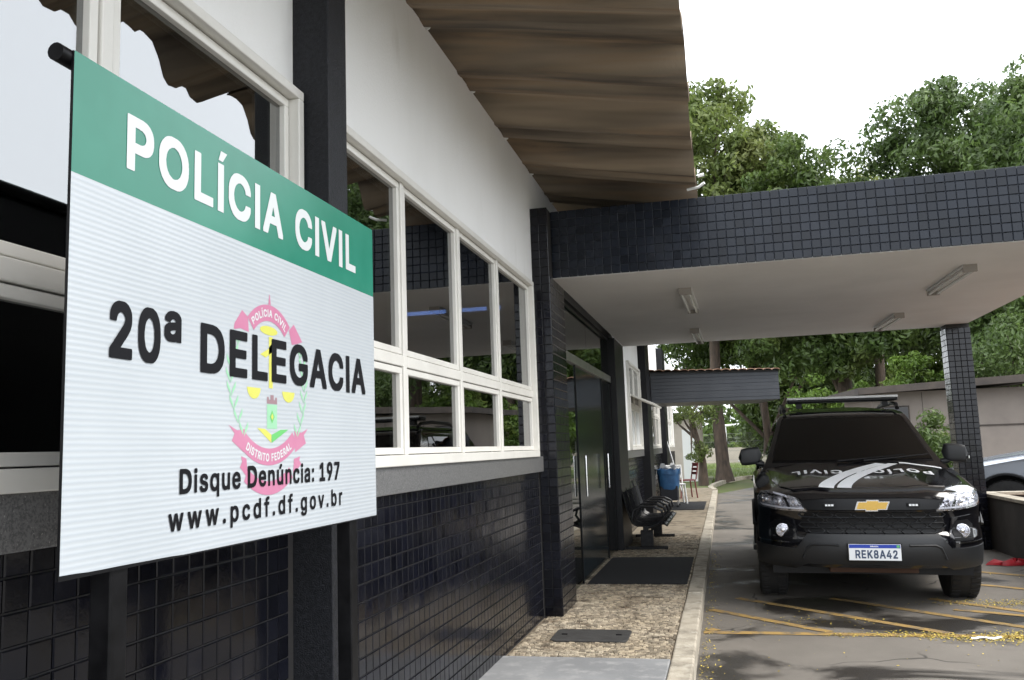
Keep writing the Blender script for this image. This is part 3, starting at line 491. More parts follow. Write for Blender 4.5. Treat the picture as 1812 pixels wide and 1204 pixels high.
# ============================================================ STATION BUILDING
st = empty('police_station')
tag(st, 'white and dark tiled police station wing with cream framed windows', 'building')
Y0, Y1 = -1.2, 27.0
SILL, WB, WT, TOP = 1.25, 1.37, 2.755, 3.748
wb_ = MB(); XB = WX-.16
wb_.box(XB, WX, Y0, Y1, WT, TOP)
wins = [(.76, 2.79), (2.965, 6.76)]
yy = Y0
for a, b in wins: wb_.box(XB, WX, yy, a, WB, WT); yy = b
wb_.box(XB, WX, 6.76, 7.6, WB, WT)
wb_.box(XB, WX, 11.35, 14.0, WB, WT); wb_.box(XB, WX, 15.95, 17.6, WB, WT); wb_.box(XB, WX, 20.6, 22.3, WB, WT); wb_.box(XB, WX, 25.6, Y1, WB, WT)
wb_.box(XB-5, XB, Y1-.16, Y1, 0, TOP); wb_.box(XB-5, XB, Y0, Y0+.16, 0, TOP)
wb_.build('wall', M['plaster'], st)
# low tiled dado
dd = MB(); dd.box(XB, WX-.006, Y0, 7.6, -.2, WB-.12); dd.box(XB, WX-.006, 11.35, Y1, -.2, WB-.12); dd.build('dado_wall', M['grout'], st)
tm = tile_mesh(M['tile'], 'tile')
def behind_sign(c, p):
    return not (100 < p[0] < 672 and p[1] < 1022-(p[0]-103)*.193)
fr = tile_frames((WX-.006, .9, .124), (0, 1, 0), (0, 0, 1), 85, 16)
fr = [m_ for m_ in fr if m_.translation.y < 6.93 and not (2.78 < m_.translation.y < 2.98)]
fr += [m_ for m_ in tile_frames((WX-.006, 12.45, .124), (0, 1, 0), (0, 0, 1), 118, 16) if not (16.1 < m_.translation.y < 17.0)]
# pilasters
def pilaster(y0, y1, z1, m, x1=-1.31, core=M['black_paint']):
    return box('pilaster', m, st, WX-.02, x1, y0, y1, -.05, z1, bevel=.004)
pilaster(2.80, 2.96, TOP-.02, M['rough_black'])
p2 = pilaster(6.95, 7.60, 3.415, M['grout'])
pilaster(11.35, 12.38, 2.84, M['black_paint']); pilaster(16.15, 16.95, TOP-.02, M['black_paint']); pilaster(21.0, 21.9, TOP-.02, M['black_paint'])
fr2 = tile_frames((WX+.002, 6.95, .124), (1, 0, 0), (0, 0, 1), 2, 46) + tile_frames((-1.31, 6.955, .124), (0, 1, 0), (0, 0, 1), 9, 38)
lay_tiles(fr + fr2, tm, st, 300, key=behind_sign)
# granite sills
for a, b in ((Y0, 2.80), (2.96, 6.95), (12.38, 16.15), (16.95, 21.0)):
    box('sill', M['granite'], st, XB+.02, WX+.035, a, b, SILL, WB, bevel=.004)

# windows: frame with jambs proud of the wall, sashes and panes
def window(y0, y1, z0, z1, mull, tr, parent, proud=.05, frosted_low=False, glass_m=None):
    F = MB(); w = .05; xo = WX+proud; xi = WX-.07
    F.box(xi, xo, y0, y1, z1-.035, z1); F.box(xi, xo, y0, y1, z0, z0+.05)
    F.box(xi, xo, y0, y0+.04, z0+.05, z1-.035); F.box(xi, xo, y1-.04, y1, z0+.05, z1-.035)
    cols = [y0+.04] + list(mull) + [y1-.04]
    for ym in mull: F.box(xi+.01, WX+.02, ym-.022, ym+.022, z0+.05, z1-.035)
    for a, b in zip(cols[:-1], cols[1:]):
        a2 = a+(.022 if a in mull else 0); b2 = b-(.022 if b in mull else 0); F.box(xi+.01, WX+.02, a2, b2, tr-.026, tr+.026)
    win = F.build('window', M['frame'], parent, bevel=.004)
    for a, b in zip(cols[:-1], cols[1:]):
        a2 = a+(.022 if a in mull else 0)+.004; b2 = b-(.022 if b in mull else 0)-.004
        for (c, d, low) in ((z0+.054, tr-.030, True), (tr+.030, z1-.039, False)):
            S = MB(); s = .03; x0, x1 = WX-.03, WX+.012
            S.box(x0, x1, a2, b2, c, c+s); S.box(x0, x1, a2, b2, d-s, d); S.box(x0, x1, a2, a2+s, c+s, d-s); S.box(x0, x1, b2-s, b2, c+s, d-s)
            sa = S.build('sash', M['frame'], win, bevel=.003)
            gm = M['frosted'] if (frosted_low and low) else M['glass']
            pn = box('pane', gm, win, WX-.012, WX-.008, a2+s+.0005, b2-s-.0005, c+s+.0005, d-s-.0005)
    return win
window(.76, 2.79, WB, WT-.02, [1.79], 1.835, st)
window(2.965, 6.76, WB, WT, [3.87, 4.79, 5.70], 1.855, st)
window(14.0, 15.95, WB, 2.80, [15.0], 2.08, st, frosted_low=True)
window(17.6, 20.6, WB, 2.80, [18.6, 19.6], 2.08, st)
window(22.3, 25.6, WB, 2.80, [23.4, 24.5], 2.08, st, frosted_low=True)
# one far sash propped open
os_ = MB(); os_.obox((WX+.20, 15.0, 2.18), (0, .9, 0), (.20, 0, -.09), (.006, 0, .013)).build('open_sash', M['frame'], st)

# interior room behind the near windows
rm = MB(); X0, X1 = XB-4.2, XB-.005
rm.box(X0-.1, X0, Y0, 7.0, 0, 3.0); rm.box(X0, X1, Y0, 7.0, 2.95, 3.05); rm.box(X0, X1, Y0, 7.0, -.05, .05); rm.box(X0, X1, 6.98, 7.08, .05, 2.95); rm.box(X0, X1, Y0, Y0+.1, .05, 2.95)
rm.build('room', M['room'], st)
rm = MB(); rm.box(X0, X1, 7.15, 7.25, .1, 2.95); rm.box(X0, X1, 12.2, 12.3, .1, 2.95); rm.box(X0-.1, X0, 7.15, 12.3, 0, 3.0); rm.box(X0, X1, 7.15, 12.3, 2.95, 3.05); rm.box(X0, X1, 7.15, 12.3, 0, .11)
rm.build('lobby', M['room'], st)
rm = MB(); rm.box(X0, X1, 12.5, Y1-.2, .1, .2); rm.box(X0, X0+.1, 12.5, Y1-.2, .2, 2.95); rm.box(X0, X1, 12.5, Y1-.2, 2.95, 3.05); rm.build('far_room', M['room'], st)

# glazed entrance
GX = -1.405
ent = MB()
ent.box(GX-.03, GX+.03, 7.62, 11.33, 2.25, 2.335)            # header
eo = ent.build('entrance', M['alu'], st, bevel=.003)
fr_ = MB()
for y in (7.615, 11.30): fr_.box(GX-.02, GX+.02, y, y+.03, .125, 2.25)
for y in (8.60, 10.55): fr_.box(GX-.010, GX+.012, y, y+.012, .125, 2.25)
fr_.box(GX-.02, GX+.02, 7.62, 11.33, 2.80, 2.84); fr_.build('door_frame', M['car_dark'], eo)
for a, b, q in ((7.65, 8.595, 0), (8.617, 10.545, 1), (10.567, 11.295, 0)):
    box('door_pane', M['film_panel'] if q else M['entry_glass'], eo, GX-.006, GX+.002, a, b, .135, 2.245)
for a, b in ((7.62, 9.45), (9.46, 11.33)): box('transom_pane', M['entry_glass'], eo, GX-.006, GX+.002, a, b, 2.34, 2.795)
MB().tube([(GX+.06, 8.72, .95), (GX+.06, 8.72, 1.35)], .012).build('handle', M['chrome'], eo); MB().tube([(GX+.06, 10.44, .95), (GX+.06, 10.44, 1.35)], .012).build('handle', M['chrome'], eo)

# deep-trough roof sheets over the pavement, falling outwards
prof = [(0, .126), (.04, .136), (.10, .138), (.17, .125), (.23, .075), (.27, .02), (.31, 0), (.38, .006), (.42, .028), (.47, .030), (.51, .006), (.58, 0), (.63, .018), (.69, .095), (.74, .13), (.82, .140), (.90, .138), (.945, .132)]
def roof_z(x): return 3.735 - (x-WX)*.185
rf = None
for i in range(22):
    ya = -1.6 + i*.9 - .07
    S = MB(); rows = []
    j = random.uniform(-.002, .002); xe = -.075+random.uniform(-.015, .012)
    for x in (WX-1.6, WX-.4, WX+.1, WX+.5, WX+.9, xe): rows.append([(x, ya+p+.004*math.sin(x*3+i), roof_z(x)+h*1.42*(1+.04*math.sin(i*2.3))+j+.003*math.sin(x*5+i)) for p, h in prof])
    S.grid(rows); top = [[(p[0], p[1], p[2]+.012+(.006 if k == len(rows[0])-1 else 0)) for k, p in enumerate(r)] for r in rows]
    b = len(S.v); S.grid(top); n = len(prof)
    for k in range(n-1):
        e = (len(rows)-1)*n; S.f.append([e+k, e+k+1, b+e+k+1, b+e+k]); S.f.append([k, k+1, b+k+1, b+k])
    o = S.build('roof_sheet', M['sheet'], st, smooth=28)
    if 0 < i < 13:
        q = MB(); q.lathe([(.006, 0), (.02, .003), (.018, .014), (.004, .02)], (0, 0, 0), 'y', 8)
        q.build('mortar_lump', M['plaster'], st, smooth=60, loc=(WX+.012, ya+.60, roof_z(WX)+.012))
hk = MB(); hk.tube([(-.16, 7.05, 3.47), (-.07, 7.02, 3.475), (-.02, 7.0, 3.50)], .012, 6); hk.tube([(-.07, 7.0, 3.56), (-.02, 7.0, 3.57)], .014, 6)
hk.build('gutter_hook', M['white_plastic'], st)
rebase(st, (WX, 7, 0))

# interior tube glimpsed through the second window
il = empty('wall_lamp'); tag(il, 'glowing blue fluorescent tube on the wall inside the long window', 'lamp')
MB().tube([(-2.55, 6.93, 2.60), (-1.72, 6.93, 2.60)], .016, 10).build('tube', M['blue_lamp'], il, smooth=40)
box('housing', M['dark_plastic'], il, -2.6, -1.68, 6.952, 6.978, 2.57, 2.63); rebase(il, (-2.13, 6.95, 2.6))

# ============================================================ ENTRANCE CANOPY
cn = empty('entrance_canopy'); tag(cn, 'wide flat entrance canopy faced with slate blue square tiles', 'canopy')
CX0, CX1, CY0, CY1, CZ0, CZ1 = -1.308, 3.14, 7.10, 12.45, 2.85, 3.41
box('slab', M['fascia_grout'], cn, CX0, CX1-.012, CY0+.012, CY1-.012, CZ0+.006, CZ1-.01)
box('soffit', M['soffit'], cn, CX0, CX1-.013, CY0+.013, CY1-.013, CZ0-.010, CZ0+.005)
tf = tile_mesh(M['fascia_tile'], 'fascia_tile', h=.012)
ft = tile_frames((CX0+.001, CY0+.012, CZ0-.008), (1, 0, 0), (0, 0, 1), 62, 8)
ft += tile_frames((CX1-.012, CY0+.012, CZ0-.008), (0, 1, 0), (0, 0, 1), 74, 8)
ft += tile_frames((CX1-.012, CY1-.012, CZ0-.008), (-1, 0, 0), (0, 0, 1), 62, 8)
cf_all = []
colm = [(2.865, 3.14, 12.16, 12.44), (2.865, 3.14, 7.115, 7.39)]
for (a, b, c, d) in colm:
    box('column', M['grout'], cn, a, b, c, d, -.1, CZ0-.011)
    cf_all += tile_frames((a-.003, c, .0), (1, 0, 0), (0, 0, 1), 4, 39) + tile_frames((a, d+.003, 0), (0, -1, 0), (0, 0, 1), 4, 39) + tile_frames((b, c-.003, 0), (0, 1, 0), (0, 0, 1), 4, 39)
lay_tiles(cf_all, tile_mesh(M['tile'], 'column_tile', h=.008), cn, 0, name='column_tile')
lay_tiles(ft, tf, cn, 300, key=lambda c, p: c.y < 7.2 and c.z > 2.8)
rebase(cn, (1.0, 7.1, 0))

lights = [((-.255, 8.02), (-.225, 9.27), 'bare twin tube ceiling light nearest the door and the canopy front'),
          ((-.265, 10.92), (-.235, 12.12), 'bare twin tube ceiling light near the wall, smaller and deeper under the canopy'),
          ((2.10, 7.92), (2.07, 9.17), 'bare twin tube ceiling light nearest the canopy front on the car side'),
          ((2.05, 10.72), (2.02, 11.92), 'bare twin tube ceiling light in front of the far column')]
first = None
for (x0, y0), (x1, y1), lab in lights:
    if first is None:
        r = empty('ceiling_light'); L_ = 1.24
        box('housing', M['lamp_body'], r, -.06, .06, 0, L_, -.022, 0, bevel=.004)
        for s in (-.035, .035): MB().tube([(s, .03, -.044), (s, L_-.03, -.044)], .0145, 10).build('tube', M['lamp_tube'], r, smooth=40)
        for y in (0, L_-.04): box('end_cap', M['lamp_cap'], r, -.055, .055, y-.002, y+.03, -.060, .0015)
        first = r
    else:
        r = first.copy(); COL.objects.link(r)
        for ch in first.children: c = ch.copy(); COL.objects.link(c); c.parent = r
    r.location = (x0, y0, CZ0-.0115); r.rotation_euler = (0, 0, -math.atan2(x1-x0, y1-y0)); tag(r, lab, 'ceiling light', 'fluorescent lights under the canopy')
# ============================================================ SIGN
sg = empty('police_sign'); tag(sg, 'white banner sign with green header and printed crest on black posts', 'sign')
SX = -1.25; SY0, SY1, SZ0, SZ1 = 1.465, 3.046, 1.206, 2.272
def sp(d): return lambda a, b: (SX+d, a, b)
b_ = MB(); n = 40
zb = [SZ0+(.007-.0006*i if i < 10 else 0)*random.uniform(.7, 1) for i in range(n+1)]
for i in range(n):
    ya, yb = SY0+(SY1-SY0)*i/n, SY0+(SY1-SY0)*(i+1)/n
    b_.add([(SX, ya, zb[i]), (SX, yb, zb[i+1]), (SX, yb, 2.014), (SX, ya, 2.014)], [[0, 1, 2, 3]])
b_.build('banner', M['vinyl'], sg, fix=False)
MB().add([(SX, SY0, 2.014), (SX, SY1, 2.014), (SX, SY1, SZ1), (SX, SY0, SZ1)], [[0, 1, 2, 3]]).build('header_band', M['vinyl_green'], sg, fix=False)
box('backing_board', M['car_dark'], sg, SX-.006, SX-.001, SY0-.0015, SY1-.001, SZ0-.004, SZ1-.001)
MB().tube([(SX-.022, SY0-.028, SZ1-.012), (SX-.022, SY1+.01, SZ1-.012)], .019, 14).build('top_rail', M['pipe_black'], sg, smooth=40)
for y in (1.62, 2.83): box('post', M['pipe_black'], sg, SX-.058, SX-.0065, y, y+.055, -.058, SZ1-.04, bevel=.004)
text_mesh('letter', 'POLÍCIA CIVIL', sp(.0012), 1.632, 2.882, 2.072, .130, M['letter_white'], sg)
text_mesh('letter', '20', sp(.0020), 1.588, 1.762, 1.645, .127, M['letter_black'], sg, gap=40)
text_mesh('letter', 'ª', sp(.0020), 1.776, 1.842, 1.650, .128, M['letter_black'], sg)
text_mesh('letter', 'DELEGACIA', sp(.0020), 1.922, 2.955, 1.640, .127, M['letter_black'], sg)
text_mesh('letter', 'Disque Denúncia: 197', sp(.0020), 1.842, 2.729, 1.346, .060, M['letter_black'], sg, space=230)
text_mesh('letter', 'www.pcdf.df.gov.br', sp(.0020), 1.801, 2.748, 1.262, .056, M['letter_black'], sg, gap=150)
cr = empty('crest'); cr.parent = sg
ECY, ECZ = 2.266, 1.672
def flat(name, polys, m, d):
    mb = MB()
    for p in polys:
        b = len(mb.v); mb.v += [(SX+d, q[0], q[1]) for q in p]
        for t in tessellate_polygon([[Vector((q[0], q[1], 0)) for q in p]]):
            A, B, C = (p[i] for i in t); cc = (B[0]-A[0])*(C[1]-A[1])-(B[1]-A[1])*(C[0]-A[0])
            mb.f.append([b+i for i in (t if cc > 0 else t[::-1])])
    return mb.build(name, m, cr, fix=False)
def arcband(r0, r1, a0, a1, cz=ECZ, sy=1., n=24):
    o = [(ECY+r1*sy*math.cos(R(a)), cz+r1*math.sin(R(a))) for a in np.linspace(a0, a1, n)]
    i = [(ECY+r0*sy*math.cos(R(a)), cz+r0*math.sin(R(a))) for a in np.linspace(a1, a0, n)]
    return o+i
0 and flat('tint', [[(2.02, 1.34), (2.50, 1.34), (2.50, 2.0), (2.02, 2.0)]], M['pink_pale'], .0004)
tails = [[(2.152, 1.77), (2.148, 1.811), (2.117, 1.826), (2.08, 1.786), (2.075, 1.768), (2.11, 1.775)], [(2.382, 1.803), (2.413, 1.825), (2.468, 1.777), (2.44, 1.769), (2.4, 1.761)]]
flat('ribbon', [arcband(.124, .171, 45, 135, 1.691)], M['pink'], .0008)
bt = [[(2.053, 1.514), (2.095, 1.500), (2.142, 1.505), (2.128, 1.442), (2.069, 1.472), (2.082, 1.492)], [(2.503, 1.511), (2.46, 1.498), (2.414, 1.503), (2.419, 1.439), (2.489, 1.466), (2.475, 1.49)]]
flat('ribbon', [arcband(.215, .262, 231, 309, 1.666)], M['pink'], .0008)
lt = [[(2.115, 1.432), (2.142, 1.425), (2.15, 1.371), (2.109, 1.403), (2.12, 1.417)], [(2.451, 1.427), (2.411, 1.42), (2.405, 1.371), (2.458, 1.404), (2.445, 1.415)]]
flat('ribbon', [arcband(.200, .238, 235, 305, 1.56)], M['pink'], .0008)
for q in tails + bt + lt: flat('ribbon_tail', [q], M['pink'], .0006)
def disc(cy, cz, ry, rz, a0=0, a1=360, n=20):
    return [(cy+ry*math.cos(R(a)), cz+rz*math.sin(R(a))) for a in np.linspace(a0, a1, n+(0 if a1-a0 < 360 else 1))[:None if a1-a0 < 360 else -1]]
for sgn, K in ((-1, [(2.097, 1.751), (2.062, 1.631), (2.128, 1.505)]), (1, [(2.454, 1.746), (2.478, 1.637), (2.434, 1.506)])):
    for k in range(8):
        t = k/7.; y = K[0][0]*(1-t)**2+2*t*(1-t)*(2*K[1][0]-.5*(K[0][0]+K[2][0]))+K[2][0]*t*t; z = K[0][1]*(1-t)+K[2][1]*t
        for d in (-1, 1): flat('laurel_leaf', [[(y, z-.022), (y+d*.021, z+.004), (y+d*.022, z+.020), (y+d*.005, z-.002)]], M['lime'], .0007+.0002*(d > 0))
flat('spire', [[(2.259, 1.863), (2.273, 1.863), (2.2675, 1.893), (2.2645, 1.893)]], M['pink'], .0007)
for q in [disc(2.18, 1.619, .036, .031, 180, 360), disc(2.378, 1.617, .038, .031, 180, 360), [(2.262, 1.622), (2.284, 1.622), (2.284, 1.77), (2.262, 1.77)], disc(2.262, 1.787, .050, .013), [(2.213, 1.715), (2.245, 1.708), (2.280, 1.727), (2.283, 1.755), (2.255, 1.732)],
          [(2.198, 1.508), (2.240, 1.506), (2.276, 1.490), (2.276, 1.467)]]: flat('scales', [q], M['lemon'], .0007)
flat('chevron', [[(2.377, 1.506), (2.330, 1.505), (2.278, 1.490), (2.278, 1.467)]], M['leafg'], .0007)
flat('tower', [[(2.251, 1.507), (2.309, 1.507), (2.309, 1.576), (2.251, 1.576)]], M['lime'], .0007)
flat('tower_star', [[(2.266, 1.541), (2.280, 1.522), (2.294, 1.541), (2.280, 1.560)]], M['leafg'], .0011)
flat('tower_eye', [[(2.273, 1.541), (2.280, 1.531), (2.287, 1.541), (2.280, 1.551)]], M['lemon'], .0014)
flat('battlement', [[(2.250, 1.578), (2.310, 1.578), (2.308, 1.597), (2.299, 1.597), (2.297, 1.589), (2.290, 1.589), (2.290, 1.603), (2.271, 1.603), (2.271, 1.589), (2.263, 1.589), (2.261, 1.597), (2.252, 1.597)]], M['brownp'], .0007)
def arctext(txt, r, amid, span, h, cz, down=False):
    P, F = text_local(txt, 60); lo = min(p[0] for p in P); hi = max(p[0] for p in P)
    def fn(a, b):
        t = (a-lo)/(hi-lo)-.5
        if down: an = amid+t*span; rr = r+.022-b/558*h-.0
        else: an = amid-t*span; rr = r+b/558*h
        return (SX+.0013, ECY+rr*math.cos(R(an)), cz+rr*math.sin(R(an)))
    me = bpy.data.meshes.new('letter'); me.from_pydata([fn(*p) for p in P], [], F); me.materials.append(M['letter_white']); link('letter', me, cr)
arctext('POLÍCIA CIVIL', .137, 90, 82, .021, 1.691); arctext('DISTRITO FEDERAL', .228, 270, 62, .022, 1.666, True)
rebase(sg, (SX, 2.25, -.055)); sg.scale = (.876,)*3; sg.location = (-1.095, 1.971, .128)   # the banner is 1.39 m wide

# ============================================================ POLICE CAR
def lerp(x, xs, ys): return float(np.interp(x, xs, ys))
FZ = [.24, .30, .36, .43, .50, .58, .62, .65, .80, .83, .91, .94, .965, 1.0]; FYV = [.24, .15, .06, .02, .0, .0, .012, .045, .040, .022, .03, .05, .085, .14]
def wrap(x): a = min(abs(x)/.948, .9999); return .82*(1-(1-a**2.7)**(1/2.7))
def front_y(x, z): return lerp(z, FZ, FYV)+wrap(x)
def hood_c(y): return lerp(y, [.08, .14, .25, .45, .7, 1.0, 1.3, 1.5], [.958, .982, 1.008, 1.047, 1.093, 1.142, 1.187, 1.215])
def hood_z(x, y): return hood_c(max(y-.55*wrap(x), .08)) - .062*(abs(x)/.93)**4 + .012*math.exp(-((abs(x)-.42)/.10)**2)
def zt(x): return hood_z(x, front_y(x, .955))
WH = .385; WY = .955; WYR = 3.80
def ysurf(z): return lerp(z, [1.0, 1.18, 1.66, 1.70, 1.735, 1.76], [1.02, 1.25, 2.02, 2.13, 2.38, 2.75])
def hw(z): return lerp(z, [1.0, 1.12, 1.22, 1.66, 1.72, 1.745, 1.765], [.915, .86, .795, .640, .605, .56, .44])
def ws_y(x, z): return ysurf(z)+.13*(x/max(hw(z), .1))**2
def side_x(y, z):
    w = .932-.035*((z-.75)/.42)**2
    return w-.05*max(0, (y-4.3)/.6)**2
def sliced(poly, cuts_a, cuts_b):
    bm = bmesh.new(); vs = [bm.verts.new((p[0], p[1], 0)) for p in poly]; f = bm.faces.new(vs)
    for c in cuts_a: bmesh.ops.bisect_plane(bm, geom=bm.verts[:]+bm.edges[:]+bm.faces[:], plane_co=(c, 0, 0), plane_no=(1, 0, 0))
    for c in cuts_b: bmesh.ops.bisect_plane(bm, geom=bm.verts[:]+bm.edges[:]+bm.faces[:], plane_co=(0, c, 0), plane_no=(0, 1, 0))
    return bm
def patch(name, poly, fn, off, depth, m, parent, cuts=.05, smooth=35, mirror=False):
    """polygon (a,b) wrapped on a surface: fn(a,b,o) gives the point lifted by o; skirted down by depth"""
    if mirror: poly = [(-p[0], p[1]) for p in poly][::-1]
    A = [p[0] for p in poly]; B = [p[1] for p in poly]
    bm = sliced(poly, np.arange(min(A)+cuts*.37, max(A), cuts), np.arange(min(B)+cuts*.41, max(B), cuts))
    ret = bmesh.ops.extrude_face_region(bm, geom=bm.faces[:])
    top = set(v for v in ret['geom'] if isinstance(v, bmesh.types.BMVert))
    for v in bm.verts: v.co = Vector(fn(v.co.x, v.co.y, off if v in top else off-depth))
    bmesh.ops.recalc_face_normals(bm, faces=bm.faces)
    me = bpy.data.meshes.new(name); bm.to_mesh(me); bm.free(); me.materials.append(m)
    me.polygons.foreach_set('use_smooth', [True]*len(me.polygons)); me.set_sharp_from_angle(angle=R(smooth))
    return link(name, me, parent)
def F_(a, b, o): return (a, front_y(a, b)-o*1.0, b)
def H_(a, b, o): return (a, b, hood_z(a, b)+o)
def W_(a, b, o): return (a, ws_y(a, b)-o*.8, b+o*.5)
def make_car(loc, rz, paint, police=True):
    c = empty('police_car' if police else 'parked_car')
    # painted shell: nose, bonnet + wings, flanks, tail, cabin
    S = MB(); xs = np.concatenate([-np.array([.932, .925, .91, .885, .85, .80, .74, .66, .56, .44, .30, .15]), [0], np.array([.15, .30, .44, .56, .66, .74, .80, .85, .885, .91, .925, .932])])
    ts = [.355, .39, .43, .50, .58, .62, .65, .73, .80, .83, .87, .91, .94]
    S.grid([[(x, front_y(x, z), z) for x in xs] for z in ts] + [[(x, front_y(x, .955), zt(x)) for x in xs]])
    rows = []
    for t in np.linspace(0, 1, 16):
        r = []
        for x in xs:
            y0 = front_y(x, .955); y = y0+(1.42+.10*(x/.93)**2-y0)*t; r.append((x*(1-.0*t), y, hood_z(x, y)))
        rows.append(r)
    S.grid(rows)
    for s in (-1, 1):
        yl = sorted(set([round(v, 3) for v in list(np.linspace(.56, 4.86, 44)) + list(WY+.47*np.cos(np.linspace(0, math.pi, 17))) + list(WYR+.47*np.cos(np.linspace(0, math.pi, 17)))])); yl = [y for y in yl if .56 <= y <= 4.86]
        rows = []
        for y in yl:
            zl = .30
            for wy in (WY, WYR):
                if abs(y-wy) < .47: zl = max(zl, WH+math.sqrt(.47**2-(y-wy)**2))
            zh = hood_z(.932, y) if y < 1.5 else 1.16
            zh = max(zh, zl+.02); rows.append([(s*side_x(y, zl+(zh-zl)*k), y, zl+(zh-zl)*k) for k in (0, .12, .3, .5, .7, .85, 1)])
        S.grid(rows)
    S.add([(-.90, 4.86, .35), (.90, 4.86, .35), (.87, 4.86, 1.17), (-.87, 4.86, 1.17)], [[0, 1, 2, 3]])
    S.build('body', paint, c, smooth=38)
    G = MB(); zl = [1.0, 1.10, 1.18, 1.30, 1.42, 1.54, 1.66, 1.70, 1.735, 1.755]
    rows = []
    for z in zl:
        w = hw(z); yr = 4.84-.42*max(0, z-1.1)/.65; yfs = [(x*w, ws_y(x*w, z)) for x in np.linspace(0, 1, 8)]
        ye = yfs[-1][1]; half = yfs + [(w, ye+(yr-ye)*t) for t in (.03, .2, .4, .6, .8, .97)] + [(w*.96, yr)] + [(w*.5, yr+.03), (0, yr+.04)]
        rows.append([(x, y, z) for x, y in half] + [(-x, y, z) for x, y in half[-2:0:-1]])
    G.grid(rows, closed=True); nn = len(rows[0]); b = (len(zl)-1)*nn
    inner = [(p[0]*.55, 3.2+(p[1]-3.2)*.6, 1.785) for p in rows[-1]]; G.grid([rows[-1], inner], closed=True); G.f.append([len(G.v)-nn+k for k in range(nn)])
    G.build('cabin', paint, c, smooth=40)
    MB().box(-.80, .80, .35, 4.75, .27, .95).build('underbody', M['car_dark'], c)
    # bonnet skin with its shut lines, wind-screen, scuttle
    hp = [(-.60, .235), (-.30, .165), (0, .15), (.30, .165), (.60, .235), (.70, .40), (.765, .75), (.79, 1.28), (.4, 1.235), (0, 1.215), (-.4, 1.235), (-.79, 1.28), (-.765, .75), (-.70, .40)]
    hd = patch('bonnet', hp, H_, .014, .02, paint, c, .08, 50)
    MB().tube([(x, front_y(x, .955)+.118+.02*abs(x), hood_z(x, front_y(x, .955)+.125)+.005) for x in np.linspace(-.62, .62, 25)], .013, 8).build('bonnet_lip', paint, c, smooth=60)
    patch('scuttle', [(-.80, 1.29), (-.4, 1.245), (0, 1.225), (.4, 1.245), (.80, 1.29), (.80, 1.50), (-.80, 1.50)], H_, .006, .01, M['car_plastic'], c, .1)
    patch('windscreen', [(-.735, 1.215), (.735, 1.215), (.705, 1.30), (.600, 1.625), (.575, 1.652), (-.575, 1.652), (-.600, 1.625), (-.705, 1.30)], W_, .010, .008, M['car_glass'], c, .12)
    patch('screen_band', [(-.745, 1.20), (.745, 1.20), (.72, 1.30), (.61, 1.64), (.58, 1.667), (-.58, 1.667), (-.61, 1.64), (-.72, 1.30)], W_, .004, .006, M['car_dark'], c, .12)
    for s in (-1, 1):
        MB().tube([(s*.12-.02, 1.235, 1.21), (s*.12+.30, 1.31, 1.235), (s*.12+.62 if s < 0 else .70, 1.385, 1.262)], [.012, .009, .006], 6).build('wiper', M['car_dark'], c, smooth=60)
    # flanks: doors, glass, handles, sill step
    for s in (-1, 1):
        def D_(a, b, o, s=s): return (s*(side_x(a, b)+o), a, b)
        def C_(a, b, o, s=s): return (s*(hw(b)+o), a, b)
        for (ya, yb) in ((1.55, 2.50), (2.53, 3.40)):
            dp = [(ya, .42), (yb, .42), (yb, 1.12), (ya, 1.12)]
            d = patch('door', dp, D_, .006, .012, paint, c, .2)
            MB().tube([(s*(side_x(yb-.2, 1.0)+.03), yb-.24, 1.0), (s*(side_x(yb-.2, 1.0)+.03), yb-.06, 1.0)], .014, 8).build('handle', paint, d, smooth=50)
        for q in ([(1.95, 1.22), (2.48, 1.22), (2.48, 1.62), (2.32, 1.62)], [(2.54, 1.22), (3.38, 1.22), (3.38, 1.63), (2.54, 1.63)], [(3.45, 1.22), (4.2, 1.22), (4.1, 1.60), (3.45, 1.63)]):
            patch('side_window', q, C_, .006, .006, M['car_glass'], c, .2)
        MB().box(s*.90-.07, s*.90+.07, 1.5, 3.25, .33, .38).build('side_step', M['car_plastic'], c, bevel=.01)
        ar = [(s*(side_x(WY+.47*math.cos(t), .8)+.005), WY+.47*math.cos(t), WH+.47*math.sin(t)) for t in np.linspace(.05, math.pi-.66, 18)]
        MB().tube(ar, .022, 6).build('arch_trim', M['car_plastic'], c, smooth=50)
        # door mirror
        mm = MB(); mm.tube([(s*.82, 1.50, 1.185), (s*.90, 1.49, 1.20)], .028, 8); rows = []
        for t in np.linspace(-1, 1, 9):
            k = (1-abs(t)**4.5)**.30 if abs(t) < 1 else .05; xx = s*(.955+.115*t)
            rows.append([(xx, 1.50+.055*k*math.copysign(abs(math.cos(u))**.45, math.cos(u))-.01*t, 1.268-.012*t+.088*k*math.copysign(abs(math.sin(u))**.45, math.sin(u))) for u in np.linspace(0, 2*math.pi, 20, endpoint=False)])
        mm.grid(rows, closed=True); mm.build('mirror', M['car_plastic'], c, smooth=50)
        MB().obox((s*1.068, 1.478, 1.225), (.006, 0, 0), (0, .03, 0), (0, 0, .014)).build('mirror_lamp', M['chrome'], c, bevel=.004)
        # roof rail
        MB().tube([(s*.575, 2.22, 1.74), (s*.585, 2.35, 1.785), (s*.59, 2.7, 1.81), (s*.585, 3.6, 1.81), (s*.57, 3.9, 1.77)], .022, 8).build('roof_rail', M['car_dark'], c, smooth=50)
    # lower grained bumper
    bp = [(-.925, .35), (-.62, .335), (-.52, .385), (.52, .385), (.62, .335), (.925, .35), (.928, .525), (.75, .515), (.605, .515), (.555, .575), (.51, .635), (-.51, .635), (-.555, .575), (-.605, .515), (-.75, .515), (-.928, .525)]
    patch('bumper', bp, F_, .022, .03, M['car_plastic'], c, .06, 40)
